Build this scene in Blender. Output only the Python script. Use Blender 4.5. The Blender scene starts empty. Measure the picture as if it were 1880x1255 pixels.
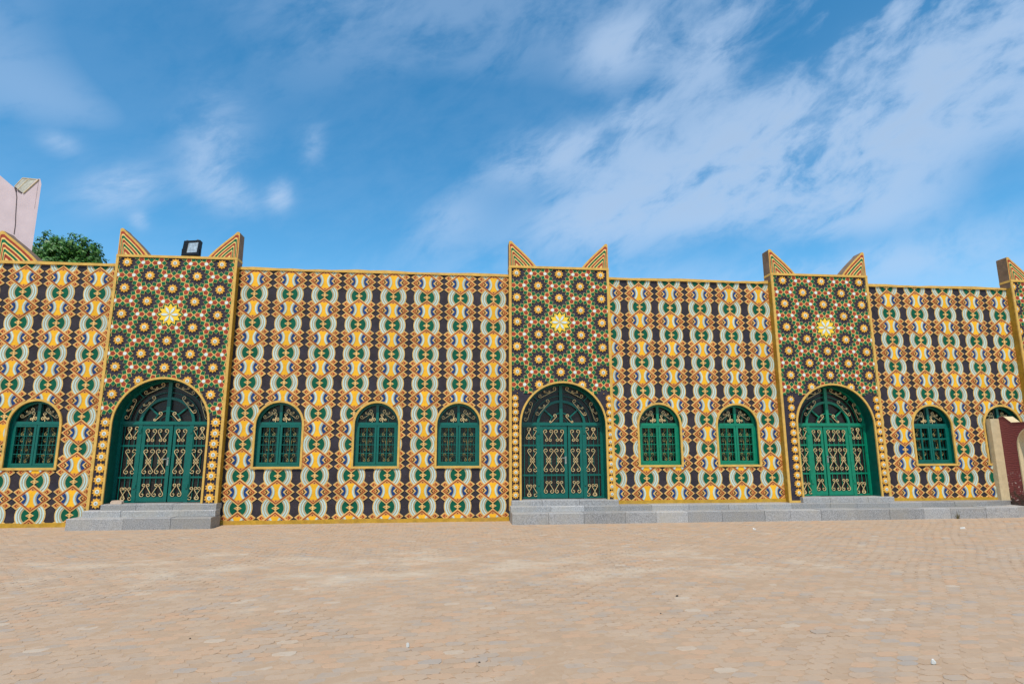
import bpy, math, random
import numpy as np
from mathutils import Vector, Matrix
random.seed(7); rng = np.random.default_rng(7)
sc = bpy.context.scene
C = sc.collection
PI = math.pi

# ------------------------------------------------------------------ camera
CAM_Y, CAM_H = -16.381, 1.8
F, YAW, PITCH, ROLL = 1100 / 1880, -0.10089, 0.18091, -0.00228
cy, sy, cp, sp = math.cos(YAW), math.sin(YAW), math.cos(PITCH), math.sin(PITCH)
FW = Vector((-sy * cp, cy * cp, sp)); RT = Vector((cy, sy, 0)); UP = RT.cross(FW)
cr, sr = math.cos(ROLL), math.sin(ROLL)
RT, UP = cr * RT + sr * UP, -sr * RT + cr * UP
cam = bpy.data.cameras.new('camera'); cam.sensor_width = 36; cam.lens = 36 * F
cam.clip_start = .1; cam.clip_end = 3000
co = bpy.data.objects.new('camera', cam); C.objects.link(co)
m = Matrix((RT, UP, -FW)).transposed().to_4x4(); m.translation = Vector((0, CAM_Y, CAM_H))
co.matrix_world = m; sc.camera = co

def pixdir(px, py):          # direction of a point of the sky, used to lay out the clouds
    d = FW + (px - 940) / 1100 * RT + (627.5 - py) / 1100 * UP
    return d.normalized()

# ------------------------------------------------------------------ sun, sky, exposure
SUN_EL, SUN_AZ = math.radians(60), math.radians(14)      # azimuth: left of the facade's normal
sun = bpy.data.lights.new('sun', 'SUN'); sun.energy = 4.3; sun.angle = math.radians(.53)
sun.color = (1, .945, .86)
so = bpy.data.objects.new('sun', sun); C.objects.link(so)
SD = Vector((-math.sin(SUN_AZ) * math.cos(SUN_EL), -math.cos(SUN_AZ) * math.cos(SUN_EL), math.sin(SUN_EL)))
so.rotation_euler = SD.to_track_quat('Z', 'Y').to_euler(); so.location = SD * 50
sc.view_settings.view_transform = 'Standard'; sc.view_settings.look = 'None'
sc.view_settings.exposure = 0.0; sc.view_settings.gamma = 1; sc.view_settings.use_curve_mapping = False

w = bpy.data.worlds.new('World'); sc.world = w; w.use_nodes = True
nt = w.node_tree; nt.nodes.clear()
def N(t, **k):
    n = nt.nodes.new(t)
    for a, b in k.items(): setattr(n, a, b)
    return n
def L(a, b): nt.links.new(a, b)
def M(op, a, b=None, c=None, clamp=False):
    n = N('ShaderNodeMath', operation=op); n.use_clamp = clamp
    for i, v in enumerate((a, b, c)):
        if v is None: continue
        if isinstance(v, (int, float)): n.inputs[i].default_value = v
        else: L(v, n.inputs[i])
    return n.outputs[0]
def MR(v, a, b, c=0., d=1., smooth=True):
    n = N('ShaderNodeMapRange', interpolation_type='SMOOTHSTEP' if smooth else 'LINEAR')
    L(v, n.inputs[0])
    for i, x in zip((1, 2, 3, 4), (a, b, c, d)): n.inputs[i].default_value = x
    return n.outputs[0]
out = N('ShaderNodeOutputWorld'); bg = N('ShaderNodeBackground'); bg.inputs[1].default_value = .13
L(bg.outputs[0], out.inputs[0])
sky = N('ShaderNodeTexSky', sky_type='NISHITA'); sky.sun_disc = False
sky.sun_elevation = SUN_EL; sky.sun_rotation = math.atan2(SD.x, SD.y)
sky.air_density = 1.0; sky.dust_density = .3; sky.ozone_density = 1.6; sky.altitude = 300
hs = N('ShaderNodeHueSaturation'); hs.inputs['Saturation'].default_value = 1.36; hs.inputs['Value'].default_value = 1.42
hs.inputs['Hue'].default_value = .487
L(sky.outputs[0], hs.inputs['Color'])
tc = N('ShaderNodeTexCoord'); DIR = tc.outputs['Generated']
sep = N('ShaderNodeSeparateXYZ'); L(DIR, sep.inputs[0])
# a high cloud sheet: the view direction meets a plane above, streaks run with the wind
zz = M('ADD', M('MAXIMUM', sep.outputs[2], 0.0), .22)
px_ = M('DIVIDE', sep.outputs[0], zz); py_ = M('DIVIDE', sep.outputs[1], zz)
comb = N('ShaderNodeCombineXYZ'); L(px_, comb.inputs[0]); L(py_, comb.inputs[1])
def noise(vec, scale, detail, rough, dist=0., rot=0., scl=(1, 1, 1), loc=(0, 0, 0)):
    mp = N('ShaderNodeMapping'); mp.inputs['Rotation'].default_value = (0, 0, rot)
    mp.inputs['Scale'].default_value = scl; mp.inputs['Location'].default_value = loc
    L(vec, mp.inputs[0]); n = N('ShaderNodeTexNoise')
    L(mp.outputs[0], n.inputs['Vector']); n.inputs['Scale'].default_value = scale
    n.inputs['Detail'].default_value = detail; n.inputs['Roughness'].default_value = rough
    n.inputs['Distortion'].default_value = dist
    return n.outputs['Fac']
def noise3(scale, detail, rough, dist, tilt, scl, loc):
    r1 = N('ShaderNodeVectorRotate', rotation_type='Y_AXIS'); L(DIR, r1.inputs['Vector']); r1.inputs['Angle'].default_value = tilt
    return noise(r1.outputs[0], scale, detail, rough, dist, 0, scl, loc)
n1 = noise3(3.2, 8, .58, .6, math.radians(24), (.62, .8, 1.25), (3.1, 1.7, .4))
n2 = noise3(10, 7, .62, .5, math.radians(28), (.6, .8, 1.3), (7.3, 2.2, 1.1))
n3 = noise3(1.4, 4, .5, .2, math.radians(10), (1, 1, 1), (1.3, 5.2, .7))
def blob(px, py, rad_px, ax=1., ang=0.):
    """soft patch of cloud round a point of the sky; ax stretches it along ang (degrees)"""
    d = pixdir(px, py); r = rad_px / 1100
    a = math.radians(ang)
    e1 = Vector((1, 0, 0)) - d * d.x; e1.normalize(); e2 = d.cross(e1)
    if e2.z < 0: e2 = -e2
    u = e1 * math.cos(a) + e2 * math.sin(a); v = -e1 * math.sin(a) + e2 * math.cos(a)
    def dt(vec):
        n = N('ShaderNodeVectorMath', operation='DOT_PRODUCT'); L(DIR, n.inputs[0]); n.inputs[1].default_value = vec
        return n.outputs['Value']
    q = M('ADD', M('POWER', M('DIVIDE', dt(u), r * ax), 2), M('POWER', M('DIVIDE', dt(v), r), 2))
    front = M('GREATER_THAN', dt(d), 0)
    return M('MULTIPLY', M('EXPONENT', M('MULTIPLY', q, -1)), front)
blobs = [ # px, py, radius, stretch, angle, weight: where the cloud sheet is thicker
 (1420, 250, 150, 2.2, 24, .34), (1720, 110, 170, 1.7, 28, .34), (1150, 335, 70, 2.4, 14, .26), (1560, 330, 110, 1.8, 20, .16),
 (1080, 405, 45, 2.0, 12, .30), (1290, 385, 45, 3.0, 14, .24), (1640, 400, 34, 3.6, 14, .18), (1780, 300, 60, 1.6, 30, .06),
 (820, 400, 45, 1.6, 20, .20), (960, 305, 38, 2.4, 14, .24),
 (1150, 95, 55, 1.8, 35, .20), (1330, 70, 40, 3.0, 55, .24), (1640, 480, 30, 4.5, 12, .20), (1850, 200, 120, 1.2, 30, .08),
 
 (60, 165, 70, 1.8, -25, .10), (640, 90, 150, 2.0, 22, .07), (200, 225, 50, 1.6, -20, .14), ]
puffs = [(408, 345, 31, 1.4, -30, .40), (392, 258, 42, 1.4, 65, .24), (512, 357, 18, 1.3, 80, .46), (220, 345, 24, 2.0, 18, .44), (577, 265, 17, 1.7, 80, .24), (108, 262, 15, 1.5, -20, .2), (255, 405, 12, 1, 0, .3), (1130, 85, 34, 1.5, 30, .34), (1500, 210, 60, 2.4, 25, .25), (1050, 270, 34, 2.8, 12, .34), (1160, 215, 24, 1.5, 20, .3)]
acc = None
pf = None
for b in puffs:
    v = M('MULTIPLY', blob(*b[:5]), b[5]); pf = v if pf is None else M('ADD', pf, v)
for b in blobs:
    v = M('MULTIPLY', blob(*b[:5]), b[5]); acc = v if acc is None else M('ADD', acc, v)
blue = [(300, 350, 110, 2.2, 0, .22), (560, 200, 120, 1.5, 20, .06), (110, 295, 45, 3.5, 2, .24), (620, 370, 70, 2.2, 0, .14), (280, 60, 110, 1.5, 0, .12), (250, 190, 70, 1.3, -30, .12), (490, 300, 30, 1.5, 80, .14), (300, 440, 60, 4, 0, .14), (310, 345, 25, 1.6, 90, .12), (700, 300, 90, 1.6, 20, .08),
        (1430, 110, 60, 1.3, 60, .42), (1610, 140, 45, 1.6, 15, .3), (1560, 165, 40, 1.6, 10, .2), (1835, 295, 55, 1.7, 20, .42), (1110, 330, 1, 1, 0, 0.0),
        (1000, 355, 60, 2.0, 12, .16), (760, 250, 90, 1.5, 20, .2), (1330, 440, 40, 3, 10, .26), (1560, 445, 26, 5, 12, .26), (1760, 380, 30, 3, 18, .2), (1250, 250, 40, 2, 30, .14), (1080, 200, 80, 2.2, 18, .22), (1220, 300, 1, 1, 0, 0)]
for b in blue:
    if b[5] > 0: acc = M('SUBTRACT', acc, M('MULTIPLY', blob(*b[:5]), b[5]))
n4 = noise3(26, 6, .62, .4, math.radians(30), (.55, .8, 1.3), (2.3, 8.2, 3.1))
nz_ = M('ADD', M('ADD', M('MULTIPLY', n1, .40), M('MULTIPLY', n2, .38)), M('MULTIPLY', n4, .22))
st = MR(nz_, .42, .60)
amount = M('MULTIPLY', M('MAXIMUM', M('ADD', acc, M('MULTIPLY', n3, .20)), .03), M('ADD', M('MULTIPLY', st, 1.9), .06))
st2 = MR(M('ADD', M('MULTIPLY', n2, .55), M('MULTIPLY', n4, .45)), .36, .66)
amount = M('ADD', amount, M('MULTIPLY', pf, M('ADD', M('MULTIPLY', st2, 2.2), .45)))
cov = M('SUBTRACT', 1, M('EXPONENT', M('MULTIPLY', amount, -1.35)))
cov = M('MULTIPLY', cov, MR(sep.outputs[2], -.02, .06))
thick = MR(amount, .4, 2.2)
ccol = N('ShaderNodeMix', data_type='RGBA'); L(thick, ccol.inputs['Factor'])
ccol.inputs[6].default_value = (4.2, 5.4, 7.2, 1); ccol.inputs[7].default_value = (3.3, 4.4, 6.0, 1)
mixc = N('ShaderNodeMix', data_type='RGBA'); L(M('MULTIPLY', cov, .92), mixc.inputs['Factor'])
L(hs.outputs[0], mixc.inputs[6]); L(ccol.outputs[2], mixc.inputs[7])
L(mixc.outputs[2], bg.inputs[0])

# ------------------------------------------------------------------ materials
MATS = {}
def material(name, col, rough=.6, var=.12, scale=9., bump=.25, bscale=60., metal=0., spec=.16, chips=0., chipcol=(.62, .58, .5), dirt=0., dirtcol=(.25, .18, .11), rand=0.):
    mt = bpy.data.materials.new(name); mt.use_nodes = True
    t = mt.node_tree; nd = t.nodes; lk = t.links; p = nd['Principled BSDF']
    tcx = nd.new('ShaderNodeNewGeometry')
    pos = tcx.outputs['Position']
    def nz(s, d=4, r=.55):
        n = nd.new('ShaderNodeTexNoise'); n.inputs['Scale'].default_value = s; n.inputs['Detail'].default_value = d
        n.inputs['Roughness'].default_value = r; lk.new(pos, n.inputs['Vector']); return n.outputs['Fac']
    def mr(v, a, b, c, d):
        n = nd.new('ShaderNodeMapRange'); lk.new(v, n.inputs[0])
        for i, x in zip((1, 2, 3, 4), (a, b, c, d)): n.inputs[i].default_value = x
        return n.outputs[0]
    hsv = nd.new('ShaderNodeHueSaturation'); hsv.inputs['Color'].default_value = (*col, 1)
    val = mr(nz(scale), .25, .75, 1 - var, 1 + var)
    if rand:
        oi = nd.new('ShaderNodeObjectInfo'); mm = nd.new('ShaderNodeMath'); mm.operation = 'MULTIPLY'
        lk.new(val, mm.inputs[0]); lk.new(mr(oi.outputs['Random'], 0, 1, 1 - rand, 1 + rand), mm.inputs[1]); val = mm.outputs[0]
    lk.new(val, hsv.inputs['Value']); c = hsv.outputs[0]
    def mix(c, fac, col2):
        mx = nd.new('ShaderNodeMix'); mx.data_type = 'RGBA'; lk.new(fac, mx.inputs['Factor']); lk.new(c, mx.inputs[6])
        mx.inputs[7].default_value = (*col2, 1); return mx.outputs[2]
    if dirt: c = mix(c, mr(nz(1.7, 6, .65), .5, .75, 0, dirt), dirtcol)
    if chips: c = mix(c, mr(nz(23, 5, .6), .70 - chips, .72 - chips, 0, .85), chipcol)
    lk.new(c, p.inputs['Base Color']); p.inputs['Roughness'].default_value = rough
    p.inputs['Metallic'].default_value = metal; p.inputs['Specular IOR Level'].default_value = spec
    if bump:
        bp = nd.new('ShaderNodeBump'); bp.inputs['Strength'].default_value = bump; bp.inputs['Distance'].default_value = .01
        lk.new(nz(bscale, 3), bp.inputs['Height']); lk.new(bp.outputs[0], p.inputs['Normal'])
    MATS[name] = mt; return mt
material('ochre', (.66, .42, .14), var=.16, rand=.09, dirt=.15, chips=.010)
material('orange', (.60, .255, .070), var=.14, rand=.09, dirt=.12, chips=.010)
material('red', (.25, .030, .014), var=.2, rand=.09)
material('yellow', (.80, .41, .02), var=.10, rand=.09)
material('blue', (.012, .046, .15), var=.2, rand=.09)
material('green', (.002, .090, .045), var=.2, rand=.09)
material('white', (.47, .59, .54), var=.07, rand=.09)
material('beige', (.42, .33, .18), var=.15)
material('black_field', (.036, .028, .032), rough=.55, var=.35, scale=3.5, bump=.8, bscale=22, chips=.03, chipcol=(.16, .15, .16), dirt=.45, dirtcol=(.026, .036, .062))
material('dot', (.03, .02, .012), var=.1)
material('star_black', (.037, .031, .042), var=.3, bump=.5, bscale=25, chips=.012, chipcol=(.2, .2, .2))
material('gold_line', (.74, .50, .16), var=.16, chips=.0)
material('star_green', (.004, .115, .045), var=.25)
material('star_red', (.33, .048, .024), var=.25, rand=.09)
material('star_yellow', (.72, .37, .055), var=.12, rand=.09)
material('flower_yellow', (.88, .56, .04), var=.1)
material('pale', (.62, .70, .66), var=.08)
material('boss', (.30, .30, .25), var=.2)
material('border', (.62, .37, .085), var=.18, dirt=.3, chips=.008, chipcol=(.7, .6, .42))
material('return_paint', (.36, .20, .022), var=.25, dirt=.45, dirtcol=(.16, .09, .02))
material('stucco_brown', (.20, .125, .075), var=.3, scale=5, bump=.9, bscale=30, dirt=.4, dirtcol=(.11, .065, .035))
material('skirting', (.46, .26, .03), var=.25, dirt=.5, dirtcol=(.36, .22, .09))
material('teal_paint', (.0, .105, .080), spec=.35, rough=.34, var=.14, bump=.08)
material('green_paint', (.002, .185, .098), spec=.35, rough=.32, var=.14, bump=.08)
material('reveal_paint', (.0, .085, .060), spec=.3, rough=.38, var=.2, bump=.1)
material('scroll_gold', (.70, .50, .24), rough=.42, var=.2, bump=.0, metal=.15)
material('scroll_dull', (.34, .26, .09), rough=.5, var=.2, bump=.0)
material('handle_metal', (.38, .38, .36), rough=.3, metal=.9, bump=0)
material('pink_plaster', (.58, .46, .46), rough=.8, var=.08, scale=2.5, bump=.25, bscale=35, dirt=.12, dirtcol=(.45, .36, .34))
material('old_concrete', (.38, .36, .29), rough=.9, var=.3, bump=.8, bscale=18, dirt=.6, dirtcol=(.13, .12, .10))
material('crack', (.08, .06, .06), bump=0)
material('cream', (.56, .44, .26), rough=.7, var=.12, bump=.2, dirt=.25, dirtcol=(.42, .30, .14))
material('lamp_black', (.012, .013, .015), rough=.35, var=.2, bump=.1)
material('lamp_reflector', (.55, .56, .52), rough=.25, metal=.6, var=.4, scale=14, bump=.3, bscale=20)
material('bark', (.12, .085, .055), rough=.9, var=.3, bump=.8, bscale=14)
material('brick', (.55, .40, .29), rough=.9, var=.2, bump=.6)
material('litter', (.62, .60, .55), rough=.7, var=.1, bump=.1)
material('pebble', (.07, .06, .05), rough=.9, var=.3)
material('weed', (.13, .10, .03), var=.3, bump=0)
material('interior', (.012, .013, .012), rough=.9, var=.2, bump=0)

def dark_glass(name, col, spk):
    mt = bpy.data.materials.new(name); mt.use_nodes = True; t = mt.node_tree; nd = t.nodes; lk = t.links; p = nd['Principled BSDF']
    g = nd.new('ShaderNodeNewGeometry')
    n = nd.new('ShaderNodeTexNoise'); n.inputs['Scale'].default_value = 38; n.inputs['Detail'].default_value = 5; lk.new(g.outputs['Position'], n.inputs['Vector'])
    r = nd.new('ShaderNodeMapRange'); lk.new(n.outputs['Fac'], r.inputs[0])
    r.inputs[1].default_value = .52; r.inputs[2].default_value = .8; r.inputs[3].default_value = 0; r.inputs[4].default_value = spk
    mx = nd.new('ShaderNodeMix'); mx.data_type = 'RGBA'; lk.new(r.outputs[0], mx.inputs['Factor'])
    mx.inputs[6].default_value = (*col, 1); mx.inputs[7].default_value = (.16, .145, .14, 1)
    lk.new(mx.outputs[2], p.inputs['Base Color']); p.inputs['Roughness'].default_value = .25; p.inputs['Specular IOR Level'].default_value = .3
    bp = nd.new('ShaderNodeBump'); bp.inputs['Strength'].default_value = .35; bp.inputs['Distance'].default_value = .01
    n2 = nd.new('ShaderNodeTexNoise'); n2.inputs['Scale'].default_value = 26; lk.new(g.outputs['Position'], n2.inputs['Vector'])
    lk.new(n2.outputs['Fac'], bp.inputs['Height']); lk.new(bp.outputs[0], p.inputs['Normal'])
    MATS[name] = mt
dark_glass('door_glass', (.012, .009, .009), .30)
dark_glass('window_glass', (.012, .016, .010), .15)

def granite():
    mt = bpy.data.materials.new('granite'); mt.use_nodes = True; t = mt.node_tree; nd = t.nodes; lk = t.links; p = nd['Principled BSDF']
    g = nd.new('ShaderNodeNewGeometry'); oi = nd.new('ShaderNodeObjectInfo')
    def nz(s, d, r=.6):
        n = nd.new('ShaderNodeTexNoise'); n.inputs['Scale'].default_value = s; n.inputs['Detail'].default_value = d; n.inputs['Roughness'].default_value = r
        lk.new(g.outputs['Position'], n.inputs['Vector']); return n.outputs['Fac']
    ramp = nd.new('ShaderNodeValToRGB'); lk.new(nz(46, 3, .75), ramp.inputs[0])
    e = ramp.color_ramp.elements; e[0].position = .36; e[0].color = (.19, .185, .185, 1); e[1].position = .66; e[1].color = (.56, .54, .52, 1)
    mx = nd.new('ShaderNodeMix'); mx.data_type = 'RGBA'; lk.new(ramp.outputs[0], mx.inputs[6]); mx.inputs[7].default_value = (.42, .37, .30, 1)
    r = nd.new('ShaderNodeMapRange'); lk.new(nz(1.6, 5), r.inputs[0]); r.inputs[1].default_value = .45; r.inputs[2].default_value = .72; r.inputs[3].default_value = .08; r.inputs[4].default_value = .8
    lk.new(r.outputs[0], mx.inputs['Factor'])
    hsv = nd.new('ShaderNodeHueSaturation'); r2 = nd.new('ShaderNodeMapRange'); lk.new(oi.outputs['Random'], r2.inputs[0]); r2.inputs[3].default_value = .66; r2.inputs[4].default_value = 1.02
    lk.new(r2.outputs[0], hsv.inputs['Value']); lk.new(mx.outputs[2], hsv.inputs['Color']); lk.new(hsv.outputs[0], p.inputs['Base Color'])
    p.inputs['Roughness'].default_value = .6
    bp = nd.new('ShaderNodeBump'); bp.inputs['Strength'].default_value = .3; bp.inputs['Distance'].default_value = .01; lk.new(nz(60, 2), bp.inputs['Height']); lk.new(bp.outputs[0], p.inputs['Normal'])
    MATS['granite'] = mt
granite()

def paving(name, joint=False):
    mt = bpy.data.materials.new(name); mt.use_nodes = True; t = mt.node_tree; nd = t.nodes; lk = t.links; p = nd['Principled BSDF']
    g = nd.new('ShaderNodeNewGeometry'); oi = nd.new('ShaderNodeObjectInfo')
    def nz(s, d, r=.6, scl=None):
        n = nd.new('ShaderNodeTexNoise'); n.inputs['Scale'].default_value = s; n.inputs['Detail'].default_value = d; n.inputs['Roughness'].default_value = r
        if scl:
            mp = nd.new('ShaderNodeMapping'); mp.inputs['Scale'].default_value = scl; lk.new(g.outputs['Position'], mp.inputs[0]); lk.new(mp.outputs[0], n.inputs['Vector'])
        else: lk.new(g.outputs['Position'], n.inputs['Vector'])
        return n.outputs['Fac']
    def mr(v, a, b, c, d):
        n = nd.new('ShaderNodeMapRange'); lk.new(v, n.inputs[0])
        for i, x in zip((1, 2, 3, 4), (a, b, c, d)): n.inputs[i].default_value = x
        return n.outputs[0]
    def mix(c, fac, col2):
        mx = nd.new('ShaderNodeMix'); mx.data_type = 'RGBA'; lk.new(fac, mx.inputs['Factor'])
        if isinstance(c, tuple): mx.inputs[6].default_value = (*c, 1)
        else: lk.new(c, mx.inputs[6])
        mx.inputs[7].default_value = (*col2, 1); return mx.outputs[2]
    if joint:
        c = mix((.39, .265, .17), mr(nz(14, 4), .35, .7, 0, .8), (.43, .31, .21))
    else:
        ad = nd.new('ShaderNodeMath'); ad.operation = 'ADD'; lk.new(g.outputs['Random Per Island'], ad.inputs[0]); lk.new(oi.outputs['Random'], ad.inputs[1])
        fr = nd.new('ShaderNodeMath'); fr.operation = 'FRACT'; lk.new(ad.outputs[0], fr.inputs[0])
        ramp = nd.new('ShaderNodeValToRGB'); lk.new(fr.outputs[0], ramp.inputs[0]); ramp.color_ramp.interpolation = 'CONSTANT'
        cols = [(0, (.415, .30, .21)), (.2, (.385, .265, .175)), (.36, (.445, .285, .18)), (.5, (.365, .27, .195)), (.62, (.36, .285, .22)), (.74, (.425, .31, .22)), (.86, (.47, .30, .19)), (.945, (.345, .29, .24)), (.985, (.47, .38, .29))]
        e = ramp.color_ramp.elements
        while len(e) < len(cols): e.new(.5)
        for el, (ps, cc) in zip(e, cols): el.position = ps; el.color = (*cc, 1)
        c = ramp.outputs[0]
        c = mix(c, mr(nz(2.2, 6, .65), .38, .64, .05, .75), (.445, .318, .215))       # sand lying over the stones
        c = mix(c, mr(nz(16, 4, .6), .55, .75, 0, .35), (.30, .21, .145))
    sx = nd.new('ShaderNodeSeparateXYZ'); lk.new(g.outputs['Position'], sx.inputs[0])
    def mth(op, a, b):
        n = nd.new('ShaderNodeMath'); n.operation = op
        for i, v in enumerate((a, b)):
            if isinstance(v, (int, float)): n.inputs[i].default_value = v
            else: lk.new(v, n.inputs[i])
        return n.outputs[0]
    # a belt of pale dust trodden into the paving across the yard
    belt = mth('ADD', mth('POWER', mth('DIVIDE', mth('ADD', sx.outputs[1], 6.3), 1.9), 2), mth('POWER', mth('DIVIDE', mth('ADD', sx.outputs[0], .5), 8.5), 2))
    belt = mth('EXPONENT', mth('MULTIPLY', belt, -1), 0)
    dn = mth('ADD', nz(.8, 7, .7, (1, 1.5, 1)), mth('MULTIPLY', belt, .16))
    c = mix(c, mr(dn, .60, .78, 0, .6), (.54, .45, .34))
    c = mix(c, mr(nz(5, 5, .7), .64, .78, 0, .3), (.27, .24, .20))
    dk = nd.new('ShaderNodeHueSaturation'); dk.inputs['Value'].default_value = .98; dk.inputs['Saturation'].default_value = 1.04; lk.new(c, dk.inputs['Color']); c = dk.outputs[0]
    lk.new(c, p.inputs['Base Color']); p.inputs['Roughness'].default_value = .85; p.inputs['Specular IOR Level'].default_value = .25
    bp = nd.new('ShaderNodeBump'); bp.inputs['Strength'].default_value = .35; bp.inputs['Distance'].default_value = .012
    lk.new(nz(34, 5, .7), bp.inputs['Height']); lk.new(bp.outputs[0], p.inputs['Normal'])
    MATS[name] = mt
paving('paver'); paving('joint_sand', True)

def maroon():
    mt = bpy.data.materials.new('maroon_plaster'); mt.use_nodes = True; t = mt.node_tree; nd = t.nodes; lk = t.links; p = nd['Principled BSDF']
    g = nd.new('ShaderNodeNewGeometry'); sx = nd.new('ShaderNodeSeparateXYZ'); lk.new(g.outputs['Position'], sx.inputs[0])
    def nz(s, d):
        n = nd.new('ShaderNodeTexNoise'); n.inputs['Scale'].default_value = s; n.inputs['Detail'].default_value = d; lk.new(g.outputs['Position'], n.inputs['Vector']); return n.outputs['Fac']
    wv = nd.new('ShaderNodeTexWave'); wv.wave_type = 'BANDS'; wv.bands_direction = 'Z'; wv.inputs['Scale'].default_value = 6; wv.inputs['Distortion'].default_value = 9; wv.inputs['Detail'].default_value = 2; wv.inputs['Detail Scale'].default_value = .7
    lk.new(g.outputs['Position'], wv.inputs['Vector'])
    mx = nd.new('ShaderNodeMix'); mx.data_type = 'RGBA'; mx.inputs[6].default_value = (.175, .030, .033, 1); mx.inputs[7].default_value = (.215, .048, .048, 1); lk.new(wv.outputs['Fac'], mx.inputs['Factor'])
    # mould and flaking near the foot
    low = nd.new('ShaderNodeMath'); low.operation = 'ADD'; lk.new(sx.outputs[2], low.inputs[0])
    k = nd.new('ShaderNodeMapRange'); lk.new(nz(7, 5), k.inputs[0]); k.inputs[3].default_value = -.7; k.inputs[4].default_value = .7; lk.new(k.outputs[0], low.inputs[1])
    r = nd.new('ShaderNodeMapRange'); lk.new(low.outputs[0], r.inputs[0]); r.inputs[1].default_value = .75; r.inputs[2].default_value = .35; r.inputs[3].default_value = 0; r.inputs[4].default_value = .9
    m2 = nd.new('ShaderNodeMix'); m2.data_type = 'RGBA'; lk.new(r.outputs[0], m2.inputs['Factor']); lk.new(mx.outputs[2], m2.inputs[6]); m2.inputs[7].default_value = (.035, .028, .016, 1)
    fl = nd.new('ShaderNodeMapRange'); lk.new(nz(15, 4), fl.inputs[0]); fl.inputs[1].default_value = .63; fl.inputs[2].default_value = .66
    h = nd.new('ShaderNodeMapRange'); lk.new(sx.outputs[2], h.inputs[0]); h.inputs[1].default_value = 1.3; h.inputs[2].default_value = .9
    mu = nd.new('ShaderNodeMath'); mu.operation = 'MULTIPLY'; lk.new(fl.outputs[0], mu.inputs[0]); lk.new(h.outputs[0], mu.inputs[1])
    m3 = nd.new('ShaderNodeMix'); m3.data_type = 'RGBA'; lk.new(mu.outputs[0], m3.inputs['Factor']); lk.new(m2.outputs[2], m3.inputs[6]); m3.inputs[7].default_value = (.5, .36, .32, 1)
    lk.new(m3.outputs[2], p.inputs['Base Color']); p.inputs['Roughness'].default_value = .6
    bp = nd.new('ShaderNodeBump'); bp.inputs['Strength'].default_value = .22; bp.inputs['Distance'].default_value = .02; lk.new(wv.outputs['Fac'], bp.inputs['Height']); lk.new(bp.outputs[0], p.inputs['Normal'])
    MATS['maroon_plaster'] = mt
maroon()

def leafmat():
    mt = bpy.data.materials.new('leaf'); mt.use_nodes = True; t = mt.node_tree; nd = t.nodes; lk = t.links; p = nd['Principled BSDF']
    g = nd.new('ShaderNodeNewGeometry'); ramp = nd.new('ShaderNodeValToRGB'); lk.new(g.outputs['Random Per Island'], ramp.inputs[0])
    e = ramp.color_ramp.elements; e[0].color = (.03, .12, .016, 1); e[1].color = (.11, .26, .036, 1)
    lk.new(ramp.outputs[0], p.inputs['Base Color']); p.inputs['Roughness'].default_value = .5
    tr = nd.new('ShaderNodeBsdfTranslucent'); lk.new(ramp.outputs[0], tr.inputs[0]); ms = nd.new('ShaderNodeMixShader'); ms.inputs[0].default_value = .25
    lk.new(p.outputs[0], ms.inputs[1]); lk.new(tr.outputs[0], ms.inputs[2]); lk.new(ms.outputs[0], nd['Material Output'].inputs[0])
    MATS['leaf'] = mt
leafmat()

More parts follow.
